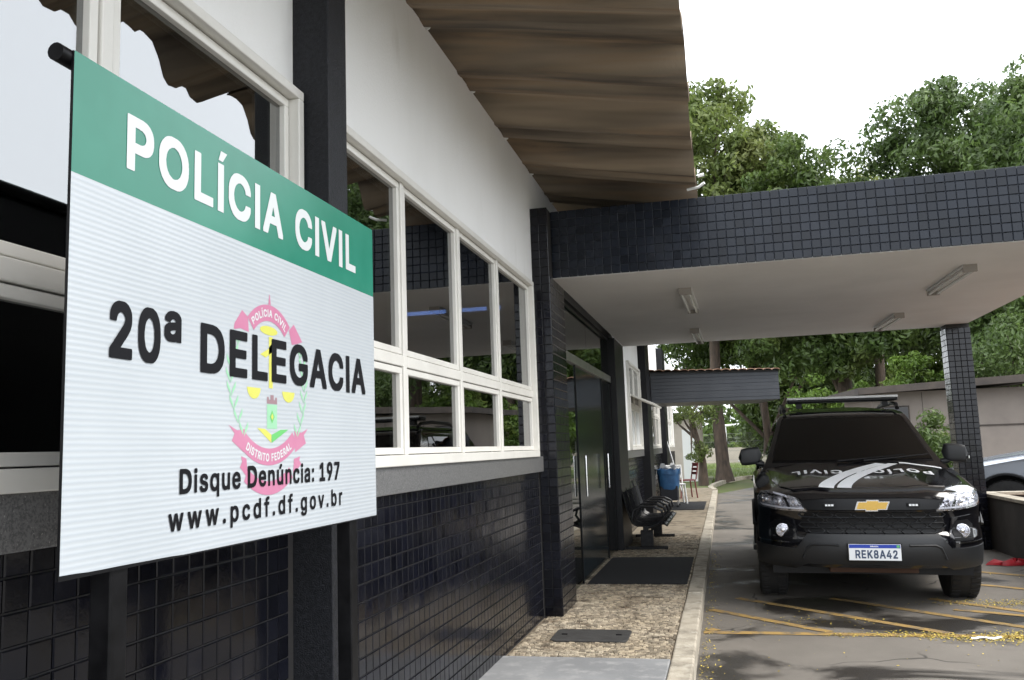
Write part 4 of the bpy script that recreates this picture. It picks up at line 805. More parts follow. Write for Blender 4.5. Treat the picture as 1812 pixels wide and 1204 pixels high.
    for s in (False, True):
        sgn = -1 if s else 1
        tb = [(.27, .548), (.47, .548), (.515, .525), (.555, .43)]
        MB().tube([(sgn*x, front_y(x, z)-.020, z) for x, z in tb], .011, 6).build('bumper_rib', M['car_plastic'], c, smooth=60)
        pl = patch('fog_surround', [(.585, .555), (.66, .545), (.905, .552), (.915, .75), (.80, .775), (.62, .755)], F_, .010, .02, paint, c, .04, mirror=s)
        patch('fog_recess', [(.635, .572), (.80, .572), (.81, .70), (.765, .738), (.655, .735), (.62, .68)], F_, .0115, .006, M['car_dark'], c, .04, mirror=s)
        fx, fz = sgn*.705, .652; fy = front_y(fx, fz)
        fg = MB().lathe([(.058, 0), (.058, -.03), (.05, -.034)], (fx, fy-.008, fz), 'y', 20).build('fog_light', M['reflector'], c, smooth=40)
        MB().lathe([(.054, -.0345), (.045, -.042), (.02, -.047)], (fx, fy-.008, fz), 'y', 20).build('lens', M['car_lens'], fg, smooth=60)
        MB().lathe([(.020, -.034), (.016, -.04)], (fx, fy-.008, fz), 'y', 12).build('bulb_shield', M['chrome'], fg, smooth=60)
        patch('chrome_strip', [(.66, .552), (.90, .556), (.905, .566), (.66, .562)], F_, .016, .008, M['chrome'], c, .05, mirror=s)
        # head lamp: dark housing, reflector bowls, light guide, clear cover
        hl = [(.500, .815), (.535, .875), (.575, .925), (.66, .958), (.80, .985), (.868, .975), (.905, .925), (.905, .865), (.86, .842), (.70, .822)]
        h0 = patch('headlight', hl, F_, .004, .012, M['reflector'], c, .035, mirror=s)
        patch('divider', [(.625, .822), (.645, .822), (.70, .962), (.675, .957)], F_, .0085, .006, M['car_dark'], h0, .05, mirror=s)
        patch('divider', [(.755, .832), (.768, .832), (.79, .975), (.772, .975)], F_, .0085, .006, M['chrome'], h0, .05, mirror=s)
        patch('light_guide', [(.520, .835), (.70, .838), (.86, .858), (.885, .876), (.86, .870), (.70, .85), (.525, .847)], F_, .0095, .006, M['stripe'], h0, .05, mirror=s)
        patch('indicator', [(.655, .93), (.77, .963), (.765, .975), (.66, .948)], F_, .0095, .006, M['stripe'], h0, .05, mirror=s)
        for bx, bz, br in ((.585, .872, .036), (.715, .892, .046), (.825, .91, .042)):
            by = front_y(bx, bz); k = sgn
            q = MB()
            for iu in (-1, 0, 1):
                for iv in (-1, 0, 1): q.obox((k*(bx+iu*br*.6), front_y(bx+iu*br*.6, bz+iv*br*.5)-.004, bz+iv*br*.5+iu*.004), (br*.24, random.uniform(-.006, .006), 0), (0, .004, 0), (0, random.uniform(-.006, .006), br*.20))
            q.build('bowl', M['chrome'], h0)
            MB().lathe([(br*.42, 0), (br*.40, -.010), (br*.2, -.016)], (k*bx, by-.004, bz), 'y', 12).build('projector', M['reflector'], h0, smooth=50)
        patch('cover', hl, F_, .024, .004, M['car_lens'], h0, .035, mirror=s)
        patch('wing_panel', [(.70, .30), (.74, .28), (.77, .62), (.73, .58)] if False else [(.62, .262), (.705, .395), (.745, .46), (.86, .60), (.90, .58), (.885, .50), (.80, .345), (.70, .262)], H_, .004, .006, M['stripe'] if (police and not s) else paint, c, .06, mirror=s)
    # grille: upper bar, mesh opening with flattened hexagons
    patch('upper_grille', [(-.52, .832), (.52, .832), (.585, .925), (.3, .945), (-.3, .945), (-.585, .925)], F_, .012, .02, M['car_dark'], c, .06)
    patch('grille_bar', [(-.54, .915), (-.3, .930), (.3, .930), (.54, .915), (.56, .930), (.3, .948), (-.3, .948), (-.56, .930)], F_, .020, .01, paint, c, .08)
    patch('grille_bar', [(-.50, .815), (.50, .815), (.505, .828), (-.505, .828)], F_, .020, .01, paint, c, .08)
    patch('grille_opening', [(-.52, .642), (.52, .642), (.565, .72), (.515, .815), (-.515, .815), (-.565, .72)], F_, .004, .006, M['car_dark'], c, .08)
    gm = MB(); wx, wz = .145, .050
    for r in range(4):
        for k in range(-4, 5):
            x = k*wx+(wx/2 if r % 2 else 0); z = .660+r*.043
            if abs(x) > .52: continue
            hx = [(x-wx*.46, z), (x-wx*.30, z+wz*.40), (x+wx*.30, z+wz*.40), (x+wx*.46, z), (x+wx*.30, z-wz*.40), (x-wx*.30, z-wz*.40)]
            pts = [(p, front_y(p, q)-.010, q) for p, q in hx]; gm.tube(pts+[pts[0]], .0058, 4)
    gm.build('grille_mesh', M['car_plastic'], c)
    # badge
    ey = front_y(0, .868)
    bow = [(-.135, -.034), (-.052, -.034), (-.052, -.046), (.045, -.046), (.045, -.034), (.115, -.034), (.140, .034), (.055, .034), (.055, .047), (-.042, .047), (-.042, .034), (-.112, .034)]
    bow = [(p[0]+.006, p[1]) for p in bow]
    bd = MB().prism(bow, lambda a, b, h: (a, ey-.012-h, .868+b), 0, .012).build('badge', M['chrome'], c)
    MB().prism([(p[0]*.90, p[1]*.80) for p in bow], lambda a, b, h: (a+.001, ey-.012-h, .868+b), .0125, .018).build('badge_fill', M['gold'], bd)
    if police:
        for s in (-1, 1):
            sx = s*.325; yq = front_y(sx, .872)-.020
            q = MB().obox((sx, yq, .872), (.048, 0, 0), (0, .010, 0), (0, 0, .016)).build('strobe', M['car_dark'], c, bevel=.004)
            for k in (-1, 0, 1): MB().obox((sx+k*.024, yq-.0115, .872), (.0095, 0, 0), (0, .002, 0), (0, 0, .008)).build('strobe_led', M['plate_white'], q)
        # number plate
        yp = -.036
        np_ = MB().box(-.20, .20, yp, yp+.008, .430, .560).build('number_plate', M['plate_white'], c, bevel=.002)
        MB().box(-.196, .196, yp-.0012, yp-.0002, .529, .5575).build('blue_band', M['plate_blue'], np_)
        text_mesh('letter', 'REK8A42', lambda a, b: (a, yp-.0016, b), -.150, .172, .446, .068, M['plate_ink'], np_, gap=70)
        text_mesh('letter', 'BRASIL', lambda a, b: (a, yp-.0020, b), -.032, .032, .537, .012, M['plate_white'], np_)
        MB().box(.168, .190, yp-.0022, yp-.0013, .534, .553).build('flag', M['leafg'], np_)
        MB().box(-.21, .21, yp+.009, yp+.03, .425, .565).build('plate_holder', M['car_dark'], c)
        # bonnet decals
        def HD(a, b, o=0): return (a, b, hood_z(a, b)+.0185)
        def ribbon(ctr, w, name='stripe'):
            mb = MB(); L, Rr = [], []
            for i, (x, y) in enumerate(ctr):
                d = Vector(ctr[min(i+1, len(ctr)-1)])-Vector(ctr[max(i-1, 0)]); n = Vector((-d.y, d.x)).normalized()*w[i]/2
                L.append(HD(x+n.x, y+n.y)); Rr.append(HD(x-n.x, y-n.y))
            mb.grid([L, Rr]); mb.build(name, M['stripe'], hd, smooth=60, fix=True)
        t = np.linspace(0, 1, 14)
        c1 = [(-.330+.55*u**1.5+.02*u, .175+.985*u) for u in t]; c2 = [(-.185+.50*u**1.5+.03*u, .172+.955*u) for u in t]
        ribbon(c1, [.125-.02*u for u in t]); ribbon(c2, [.115-.02*u for u in t])
        u = np.linspace(0, 1, 10); ribbon([(.40+.36*k, 1.145-.02*k+.0*k) for k in u], [.07]*10)
        text_mesh('letter', 'POLÍCIA CIVIL', lambda a, b: (-a, -b, hood_z(-a, -b)+.0200), -.62, .58, -.85, .155, M['stripe'], hd, gap=110)
        # light bar on two feet
        lb = MB().obox((.05, 2.60, 1.862), (.575, 0, 0), (0, .13, 0), (0, 0, .028)).build('light_bar', M['car_dark'], c, bevel=.012)
        MB().obox((.05, 2.60, 1.880), (.577, 0, 0), (0, .132, 0), (0, 0, .014)).build('light_bar_lens', M['white_metal'], lb, bevel=.008)
        for s in (-.40, .50): MB().obox((s, 2.60, 1.81), (.03, 0, 0), (0, .06, 0), (0, 0, .035)).build('foot', M['car_dark'], lb)
        for k, (dx, dz) in enumerate(((-.06, 0), (-.02, .01), (.0, -.02))):
            pass
        # tow beam glimpsed under the bumper
        MB().box(-.34, .36, .20, .30, .30, .36).build('crossmember', M['rust'], c, bevel=.01)
    # wheels
    for s in (-1, 1):
        for wy in (WY, WYR):
            w = MB().lathe([(.25, -.12), (.33, -.128), (.372, -.118), (WH, -.09), (WH, .09), (.372, .118), (.33, .128), (.25, .12)], (0, 0, 0), 'x', 40).build('wheel', M['rubber'], c, smooth=35)
            w.location = (s*.795, wy, WH)
            tr = MB()
            for k in range(40):
                for side in (-1, 1):
                    a = 2*math.pi*(k+.25*side)/40; cc = Vector((side*.072, math.cos(a)*(WH+.002), math.sin(a)*(WH+.002)))
                    rad = Vector((0, math.cos(a), math.sin(a))); tan = Vector((0, -math.sin(a), math.cos(a))); tr.obox(cc, Vector((.034, 0, 0)), tan*.018, rad*.004)
            tr.build('tread', M['rubber'], w)
            rm = MB().lathe([(.255, 0), (.262, .02), (.24, .03), (.235, .0)], (s*.105, 0, 0), 'x', 36); rm.lathe([(.235, 0), (.235, -.02)], (s*.085, 0, 0), 'x', 30); rm.build('rim', M['car_dark'], w, smooth=40)
            sp_ = MB(); sp_.lathe([(.05, -.0), (.045, s*.02)], (s*.11, 0, 0), 'x', 16)
            for k in range(6):
                a = 2*math.pi*k/6
                for d in (-.13, .13):
                    r0, r1 = Vector((0, math.cos(a), math.sin(a)))*.04, Vector((0, math.cos(a+d), math.sin(a+d)))*.245
                    ctr = (r0+r1)/2+Vector((s*.112, 0, 0)); ax = (r1-r0)/2; n = ax.cross(Vector((1, 0, 0))).normalized(); sp_.obox(ctr, ax, n*.016, Vector((.012, 0, 0)))
            sp_.build('spokes', M['rim'], w)
    c.location = (loc[0], loc[1], .001); c.rotation_euler = (0, R(.8) if police else 0, rz)
    return c
pc = make_car((1.135, 7.83), R(-2.0), M['car_black'])
tag(pc, 'black police SUV with white bonnet stripes, light bar and plate REK8A42', 'car')
sc2 = make_car((3.50, 15.0), R(-122), M['car_silver'], police=False)
tag(sc2, 'silver car behind the planter, only its front wing and wheel showing', 'car')
# ============================================================ THINGS ON THE PAVEMENT AND ROAD
def rounded_mat(name, m, x0, x1, y0, y1, z, h, r=.03, label=None, cat=None):
    pts = []
    for (cx, cy, a0) in ((x1-r, y1-r, 0), (x0+r, y1-r, 90), (x0+r, y0+r, 180), (x1-r, y0+r, 270)):
        for k in range(5): a = R(a0+k*22.5); pts.append((cx+r*math.cos(a)-(x0+x1)/2, cy+r*math.sin(a)-(y0+y1)/2))
    o = MB().prism(pts, lambda a, b, q: (a, b, q), 0, h).build(name, m, None, bevel=.003, loc=((x0+x1)/2, (y0+y1)/2, z))
    return tag(o, label, cat)
rounded_mat('door_mat', M['mat'], -1.36, -.42, 8.58, 10.55, .122, .014, .02, 'large black rubber door mat before the glass entrance', 'mat')
rounded_mat('floor_mat', M['mat'], -1.30, -.47, 18.2, 20.7, .122, .012, .03, 'grey black mat under the far tiled roof canopy', 'mat')
ac = rounded_mat('access_cover', M['lid'], -1.245, -.715, 6.06, 6.44, .121, .012, .05, 'grey rounded access cover set in the stone pavement', 'cover')
for s in (-1, 1):
    h = MB().tube([(s*.19-.02, 0, .0135), (s*.19+.02, 0, .0135)], .006, 6).build('lifting_ring', M['pipe_black'], ac)
rd = MB(); rows = []
for i, t in enumerate(np.linspace(0, 2*math.pi, 30, endpoint=False)):
    a = .28*(1+.18*math.sin(3*t)+.1*math.sin(7*t)); bb = .13*(1+.2*math.cos(2*t))
    rows.append([(a*k*math.cos(t), bb*k*math.sin(t), h*(1+.4*math.sin(5*t+k*9))) for k, h in ((1, .002), (.95, .03), (.72, .045), (.4, .03), (.12, .05))])
rows.append(rows[0]); rd.grid(rows); o = rd.build('crumpled_sheet', M['redcloth'], None, smooth=50, loc=(3.02, 10.78, .003)); o.rotation_euler = (0, 0, .25)
tag(o, 'crumpled red plastic lying on the damp road beside the planter', 'plastic')
pp = MB(); pp.grid([[(x*.105, y*.03, .006+.006*math.sin(x*5+y*3)) for x in np.linspace(-1, 1, 9)] for y in np.linspace(-1, 1, 5)])
o = pp.build('paper_scrap', M['paper'], None, smooth=60, loc=(1.70, 6.93, .003)); o.rotation_euler = (0, 0, .08)
tag(o, 'white paper scrap lying among the yellow petals', 'paper')

# beam seating
bn = empty('beam_bench'); tag(bn, 'black steel four seat waiting bench with looped armrests', 'bench')
BY0, BY1 = 11.35, 13.45
MB().box(-1.06, -.99, BY0-.05, BY1+.05, .36, .42).build('beam', M['bench'], bn, bevel=.004)
for y in (BY0+.12, BY1-.42):
    l = MB().box(-1.105, -.945, y-.05, y+.05, .16, .36).build('pedestal', M['bench'], bn, bevel=.004)
    MB().box(-1.33, -.77, y-.035, y+.035, .122, .158).build('foot', M['bench'], l, bevel=.006)
for k in range(4):
    ya = BY0+.02+k*(BY1-BY0-.04)/4; yb = ya+(BY1-BY0-.04)/4-.035
    cur = [(-.76, .425), (-.80, .448), (-.90, .440), (-1.02, .425), (-1.13, .425), (-1.19, .455), (-1.225, .53), (-1.26, .66), (-1.305, .84), (-1.335, .95)]
    st_ = MB(); st_.grid([[(x, y, z) for x, z in cur] for y in (ya, yb)]); st_.grid([[(x, y, z-.012 if x > -1.15 else z) if x > -1.15 else (x-.012, y, z) for x, z in cur] for y in (ya, yb)])
    se = st_.build('seat_shell', M['bench_shell'], bn, smooth=40)
    ed = MB()
    for y in (ya, yb): ed.tube([(x, y, z-.004) for x, z in cur], .011, 6)
    ed.tube([(cur[0][0], ya, cur[0][1]), (cur[0][0], yb, cur[0][1])], .013, 6); ed.tube([(cur[-1][0], ya, cur[-1][1]), (cur[-1][0], yb, cur[-1][1])], .013, 6); ed.build('rim', M['bench'], se, smooth=50)
    rb = MB()
    for q in range(1, 7):
        y = ya+(yb-ya)*q/7; rb.tube([(x+.004, y, z+.006) for x, z in cur[1:-1]], .006, 4)
    rb.build('rib', M['bench'], se, smooth=50)
for k in range(5):
    y = BY0+k*(BY1-BY0)/4
    MB().tube([(-1.20, y, .50), (-1.17, y, .62), (-1.08, y, .665), (-.92, y, .66), (-.82, y, .61), (-.80, y, .53), (-.86, y, .45), (-1.0, y, .40)], .017, 8).build('armrest', M['bench'], bn, smooth=60)
rebase(bn, (-1.03, 12.4, .12))

# cleaning tub, chairs and mop under the far canopy
tb = empty('blue_tub_trolley'); tag(tb, 'low dark trolley topped by a crumpled blue plastic liner', 'trolley')
q = MB(); rows = []
for z, k in ((.50, .86), (.58, .93), (.75, 1.0), (.88, 1.02), (.925, 1.05), (.90, 1.09), (.82, 1.08)):
    r = []
    for t in np.linspace(0, 2*math.pi, 40, endpoint=False):
        ca, sa = math.copysign(abs(math.cos(t))**.5, math.cos(t)), math.copysign(abs(math.sin(t))**.5, math.sin(t)); wv = 1+.018*math.sin(9*t+z*20)+.012*math.sin(17*t-z*31)
        r.append((-1.19+.225*k*wv*ca, 19.2+.32*k*wv*sa, .12+z-.12+.012*math.sin(6*t)))
    rows.append(r)
q.grid(rows, closed=True); q.build('liner', M['blue_bag'], tb, smooth=60)
box('bin_body', M['dark_plastic'], tb, -1.375, -1.005, 18.93, 19.47, .27, .58, bevel=.02)
fr_ = MB()
for x in (-1.36, -1.02):
    for y in (18.95, 19.45): fr_.tube([(x, y, .16), (x, y, .3)], .012, 6)
fr_.tube([(-1.02, 18.93, .27), (-1.02, 19.47, .27)], .012, 6); fr_.build('leg_frame', M['chrome'], tb)
for x in (-1.36, -1.02):
    for y in (18.95, 19.45): MB().lathe([(.018, -.01), (.03, -.01), (.03, .01), (.018, .01)], (x, y, .152), 'y', 12).build('caster', M['rubber'], tb)
rebase(tb, (-1.19, 19.2, .12))
for k, (x, y, a) in enumerate(((-1.28, 19.1, .5), (-1.12, 19.25, 1.3))):
    w = MB(); w.grid([[(u*.09, v*.06, .05+.05*math.sin(u*4+v*3+k)) for u in np.linspace(-1, 1, 7)] for v in np.linspace(-1, 1, 6)])
    o = w.build('crumpled_paper', M['paper'], None, smooth=60, loc=(x, y, .93)); o.rotation_euler = (.7*(1 if k else -1), .5, a)
    tag(o, ('white crumpled paper on the blue liner, on its wall side', 'white crumpled paper on the blue liner, on its road side')[k], 'paper')
def chair(name, m, x, y, rz, label, folding=False):
    r = empty(name, (x, y, .121), rz); tag(r, label, 'chair')
    MB().box(-.2, .2, -.2, .2, .42, .45).build('seat', m, r, bevel=.01)
    b = MB(); b.tube([(-.19, .2, .45), (-.185, .27, .85)], .016, 8); b.tube([(.19, .2, .45), (.185, .27, .85)], .016, 8)
    b.tube([(-.186, .255, .84), (.186, .255, .84)], .016, 8); b.build('back_frame', m, r, smooth=50)
    bs = MB()
    for z in (.60, .70, .80): bs.obox((0, .2+(z-.45)*.17, z), (.185, 0, 0), (0, .008, .0), (0, 0, .032))
    bs.build('backrest', m, r, bevel=.004)
    for sx in (-1, 1):
        for sy in (-1, 1): MB().tube([(sx*.18, sy*.17, .42), (sx*.21, sy*.21, 0)], .017, 8).build('leg', m, r, smooth=50)
chair('plastic_chair', M['white_plastic'], -1.12, 20.2, R(12), 'white plastic chair standing behind the blue tub')
chair('wooden_chair', M['red_paint'], -.98, 22.4, R(-70), 'dark red chair at the far end of the pavement')
mp = empty('mop'); tag(mp, 'mop with a thin pale handle leaning against the far wall', 'mop')
MB().tube([(-1.0, 21.2, .22), (-1.40, 21.35, 1.85)], .012, 8).build('handle', M['white_metal'], mp, smooth=50)
mh = MB()
for k in range(22):
    a = k*.9; mh.tube([(-.995, 21.2, .25), (-.98+.05*math.cos(a), 21.2+.06*math.sin(a), .2), (-.96+.09*math.cos(a), 21.2+.11*math.sin(a), .124)], .009, 5)
mh.build('mop_head', M['wood'], mp, smooth=50); rebase(mp, (-1.0, 21.2, .12))

# low planter by the column
pt = empty('planter'); tag(pt, 'low dark walled planter filled with red soil beside the column', 'planter')
PX0, PX1, PY0, PY1, PH = 3.17, 4.5, 7.6, 12.6, .645
w = MB(); t = .12
w.box(PX0, PX0+t, PY0, PY1, -.05, PH); w.box(PX1-t, PX1, PY0, PY1, -.05, PH); w.box(PX0+t, PX1-t, PY0, PY0+t, -.05, PH); w.box(PX0+t, PX1-t, PY1-t, PY1, -.05, PH); w.build('wall', M['planter'], pt)
cp = MB(); e = .025
cp.box(PX0-e, PX0+t+e, PY0-e, PY1+e, PH, PH+.04); cp.box(PX1-t-e, PX1+e, PY0-e, PY1+e, PH, PH+.04); cp.box(PX0+t+e, PX1-t-e, PY0-e, PY0+t+e, PH, PH+.04); cp.box(PX0+t+e, PX1-t-e, PY1-t-e, PY1+e, PH, PH+.04); cp.build('coping', M['kerb'], pt, bevel=.006)
so_ = MB(); so_.grid([[(x, y, PH-.06+.03*math.sin(x*5+y*2)+random.uniform(-.01, .015)) for x in np.linspace(PX0+t, PX1-t, 14)] for y in np.linspace(PY0+t, PY1-t, 36)]); so_.build('soil', M['soil'], pt, smooth=60); rebase(pt, (3.9, 10, 0))

# ============================================================ FAR CANOPY WITH CLAY TILES
fc = empty('tiled_canopy', (-1.30, 17.25, 0), R(13)); tag(fc, 'far dark boarded canopy under a row of red clay tiles', 'canopy')
L_ = 2.48; D_p = 1.7
box('ceiling', M['black_paint'], fc, 0, L_-.03, .05, D_p, 2.25, 2.30)
for k in range(9):
    z = 2.245+k*.0675; zt_ = z+.0668
    box('fascia_board', M['board'], fc, -.02, L_, -.004*(k % 2), .03, z, zt_, bevel=.004)
    box('fascia_board', M['board'], fc, L_-.03, L_+.003*(k % 2), .031, D_p, z, zt_)
box('rear_board', M['black_paint'], fc, 0, L_-.03, D_p-.03, D_p, 2.30, 2.84)
ctm = []
for k in range(16):
    x = -.02+k*.162; q = MB(); rows = []
    for y, lift in ((-.10, 0), (.35, .02), (.80, .045), (1.25, .07), (1.72, .095)):
        rows.append([(x+.085*math.cos(a), y, 2.862+lift-.12*(x/L_)*.4+.034*math.sin(a)) for a in np.linspace(0, math.pi, 8)] + [(x+.072*math.cos(a), y, 2.862+lift-.12*(x/L_)*.4+.022*math.sin(a)) for a in np.linspace(math.pi, 0, 8)])
    q.grid(rows, closed=True); q.f.append(list(range(16))); q.f.append([64+i for i in range(16)][::-1]); q.build('clay_tile', M['clay'], fc, smooth=45)
bd_ = MB(); bd_.add([(-.05, -.06, 2.852), (L_+.03, -.06, 2.822), (L_+.03, 1.7, 2.902), (-.05, 1.7, 2.932)], [[0, 1, 2, 3]]); bd_.add([(-.05, -.06, 2.83), (L_+.03, -.06, 2.80), (L_+.03, 1.7, 2.880), (-.05, 1.7, 2.910)], [[0, 1, 2, 3]]); bd_.build('roof_deck', M['wood'], fc, fix=False)

# ============================================================ OUTBUILDINGS, FENCE, GOAL
ob = empty('outbuilding', (3.2, 20.5, 0), R(2)); tag(ob, 'low taupe outbuilding with a dark flat roof behind the police car', 'building')
w = MB(); w.box(0, 3.2, 0, 3.5, -.1, 2.40); w.build('wall', M['grey_wall'], ob)
for x in (1.02, 2.08): box('joint_strip', M['roof_dark'], ob, x, x+.012, -.004, -.001, .0, 2.38)
box('ledge', M['roof_dark'], ob, .0, 3.2, -.02, -.001, 1.60, 1.63)
rf_ = MB(); rf_.add([(-.35, -.45, 2.36), (3.5, -.45, 2.50), (3.5, 3.7, 2.56), (-.35, 3.7, 2.42), (-.35, -.45, 2.50), (3.5, -.45, 2.66), (3.5, 3.7, 2.72), (-.35, 3.7, 2.56)], [[0, 3, 2, 1], [4, 5, 6, 7], [0, 1, 5, 4], [1, 2, 6, 5], [2, 3, 7, 6], [3, 0, 4, 7]]); rf_.build('roof', M['roof_dark'], ob)
wn_ = box('window', M['roof_dark'], ob, .2, .75, -.02, -.0015, 1.70, 2.10); box('pane', M['car_glass'], wn_, .23, .72, -.026, -.021, 1.73, 2.07)
box('downpipe', M['white_metal'], ob, 3.12, 3.18, -.07, -.003, .0, 2.36)
sb = empty('pump_house', (-3.2, 33.0, 0), R(-3)); tag(sb, 'small beige outbuilding with a white door past the station', 'building')
box('wall', M['beige_wall'], sb, 0, 2.25, 0, 3, -.1, 2.45)
rf_ = MB(); rf_.box(-.3, 2.55, -.35, 3.3, 2.452, 2.58); rf_.build('roof', M['roof_dark'], sb)
dr = box('door', M['white_plastic'], sb, 1.72, 2.2, -.03, -.002, .0, 1.98, bevel=.005); MB().lathe([(.03, 0), (.03, -.05)], (1.80, -.031, 1.0), 'y', 10).build('handle', M['chrome'], dr)
gl = empty('goal_frame', (.1, 58, 0), R(4)); tag(gl, 'white goal frame standing on the far grass field', 'goal')
MB().tube([(0, 0, 2.55), (1.6, .0, 2.64), (3.4, 0, 2.56)], .075, 10).build('crossbar', M['white_metal'], gl, smooth=50)
for x in (0.04, 3.36): MB().tube([(x, 0, 0), (x, 0, 2.5)], .06, 10).build('post', M['white_metal'], gl, smooth=50)
fn = empty('wire_fence', (0, 40, 0)); tag(fn, 'thin wire fence on posts along the edge of the field', 'fence')
for k in range(-4, 12): MB().tube([(k*1.9, 0, 0), (k*1.9, 0, 1.9)], .03, 6).build('post', M['wire'], fn)
wm = MB()
for z in (.3, .7, 1.1, 1.5, 1.85): wm.tube([(-7.6, 0, z), (20.9, 0, z)], .006, 4)
wm.build('wire', M['wire'], fn)
fv, ff = [], []
for k in range(240):
    x = -7.6+k*.12
    for d in (-1, 1):
        b = len(fv); fv += [(x, 0, .05), (x+.008, 0, .05), (x+d*1.8+.008, .002*d, 1.85), (x+d*1.8, .002*d, 1.85)]; ff.append([b, b+1, b+2, b+3])
o = link('mesh_wire', np_mesh('mesh_wire', fv, ff, M['wire']), fn); o['kind'] = 'stuff'
lw = empty('boundary_wall', (-1.2, 62, 0)); tag(lw, 'long low pale wall beyond the grass field', 'wall')
box('wall', M['beige_wall'], lw, -14, 30, 6, 6.2, -.1, 1.1)

# ============================================================ TREES AND SHRUBS
def leaves_mesh(name, C, Nrm, size, m, droop=.3, asp=.42):
    n = len(C); a = rng.normal(size=(n, 3)); a = a - Nrm*(a*Nrm).sum(1, keepdims=True)*.6; a[:, 2] -= droop
    a /= np.linalg.norm(a, axis=1, keepdims=True); nn = rng.normal(size=(n, 3))*.8+Nrm+np.array([0, 0, .5]); b = np.cross(a, nn); b /= np.linalg.norm(b, axis=1, keepdims=True)
    s = (size*rng.uniform(.6, 1.25, n))[:, None]; f = np.cross(b, a)
    V = np.stack([C-a*s*.5, C+b*s*asp*.5+f*s*.06, C+a*s*.5, C-b*s*asp*.5+f*s*.06], 1).reshape(-1, 3)
    F = np.arange(n*4).reshape(n, 4); return np_mesh(name, V, F, m)
def clump_points(cl, rad, per, flat=.75):
    n = len(cl); d = rng.normal(size=(n, per, 3)); d /= np.linalg.norm(d, axis=2, keepdims=True); d[..., 2] *= flat
    r = rng.uniform(.25, 1, (n, per, 1))**.5; C = cl[:, None]+d*r*rad[:, None, None]; return C.reshape(-1, 3), d.reshape(-1, 3)
def tree(name, base, trunk, tr, crown, nclump, per, crad, lsize, lm, label, group=None, cat='tree', limbs=9, droop=.3, seed=1, stems=1, flat=.75):
    """trunk: list of points relative to base; crown: list of (centre, radii) ellipsoids"""
    global rng; rng = np.random.default_rng(seed); rnd = random.Random(seed)
    t = empty(name, base); tag(t, label, cat, group)
    tp = [Vector(p) for p in trunk]; n = len(tp); rr = [tr*(1.35 if i == 0 else 1-.45*i/(n-1)) for i in range(n)]
    T_ = MB(); T_.tube(tp, rr, 12); tk = T_.build('trunk', M['bark'], t, smooth=60)
    cl = []
    vol = [r[0]*r[1]*r[2] for c, r in crown]; tot = sum(vol)
    for (c, r), v in zip(crown, vol):
        k = max(3, int(nclump*v/tot)); d = rng.normal(size=(k, 3)); d /= np.linalg.norm(d, axis=1, keepdims=True)
        q = rng.uniform(.30, 1.0, (k, 1))**.55; cl.append(np.array(c)+d*q*np.array(r))
    cl = np.concatenate(cl); rad = rng.uniform(.6, 1.25, len(cl))*crad
    C, D = clump_points(cl, rad, per, flat)
    keep = C[:, 2] > .05-0*base[2]; link('crown', leaves_mesh('crown', C[keep], D[keep], lsize, lm, droop), t)
    sel = rnd.sample(range(len(cl)), min(limbs, len(cl)))
    for k in sel:
        e = Vector(cl[k]); s = tp[-1] if rnd.random() < .6 else tp[max(1, n-2)]; mid = s.lerp(e, .5)+Vector((rnd.gauss(0, .15), rnd.gauss(0, .15), rnd.uniform(.0, .3)))*((e-s).length*.3)
        MB().tube([s, mid, e], [tr*.42, tr*.26, tr*.08], 7).build('limb', M['bark'], t, smooth=60)
    return t
GT = 'trees behind the canopies'
tree('mango_tree', (-.05, 33, .05), [(0, 0, 0), (-.03, 0, .6), (-.12, 0, 2.6), (-.05, 0, 5.5), (-.2, .2, 7.5)], .27,
     [((-.2, .5, 11.6), (2.3, 2.4, 4.0)), ((1.4, 0, 9.2), (2.0, 2.3, 2.4)), ((-2.4, 0, 8.6), (2.3, 2.2, 2.6)), ((.6, -.3, 6.9), (2.2, 2, 1.2)), ((2.9, .5, 7.8), (1.0, 1.5, 1.1)), ((1.9, .4, 11.2), (1.5, 2, 2.1)), ((3.0, .2, 9.6), (1.2, 1.8, 1.8))],
     260, 230, .75, .27, M['leaf_light'], 'tall light green tree rising beside the roof eave, trunk on the kerb island', GT, limbs=14, seed=3)
tree('leafy_tree', (3.95, 31, 0), [(0, 0, 0), (0, 0, .8), (.1, 0, 2.6), (.05, 0, 4.2)], .38,
     [((-.7, .5, 9.0), (2.2, 2.4, 2.8)), ((.8, 0, 6.2), (2.8, 2.3, 2.4)), ((-1.7, -.4, 5.0), (1.8, 1.8, 1.7)), ((2.6, .4, 6.6), (1.5, 2, 2.2)), ((.6, -1.2, 4.6), (2.6, 1.2, 1.1))],
     270, 220, .75, .24, M['leaf_mid'], 'broad mid green tree with a thick trunk rising above the police car', GT, limbs=7, seed=5)
tree('leafy_tree', (6.6, 40, 0), [(0, 0, 0), (0, 0, 2), (.1, 0, 5), (0, 0, 8)], .28,
     [((0, 0, 10.5), (2.6, 2.4, 2.6)), ((-2.4, 0, 8.5), (2.0, 2.2, 2.6)), ((2.4, 0, 9.0), (2.0, 2.4, 2.8))], 130, 200, .85, .28, M['leaf_light'],
     'distant pale green tree low between the two tall ones', GT, limbs=8, seed=8)
tree('dense_tree', (7.7, 30, 0), [(0, 0, 0), (.05, 0, 1.5), (.1, 0, 4), (0, 0, 7)], .34,
     [((-.3, 0, 10.0), (2.1, 2.2, 2.9)), ((-1.0, 0, 7.0), (1.6, 2.2, 2.2)), ((1.3, .3, 9.2), (1.7, 2.2, 2.6)), ((.4, 0, 6.2), (2.5, 2.3, 2.2))],
     230, 300, .72, .22, M['leaf_dark'], 'dense dark green tree with a rounded crown above the canopy', GT, limbs=8, seed=11)
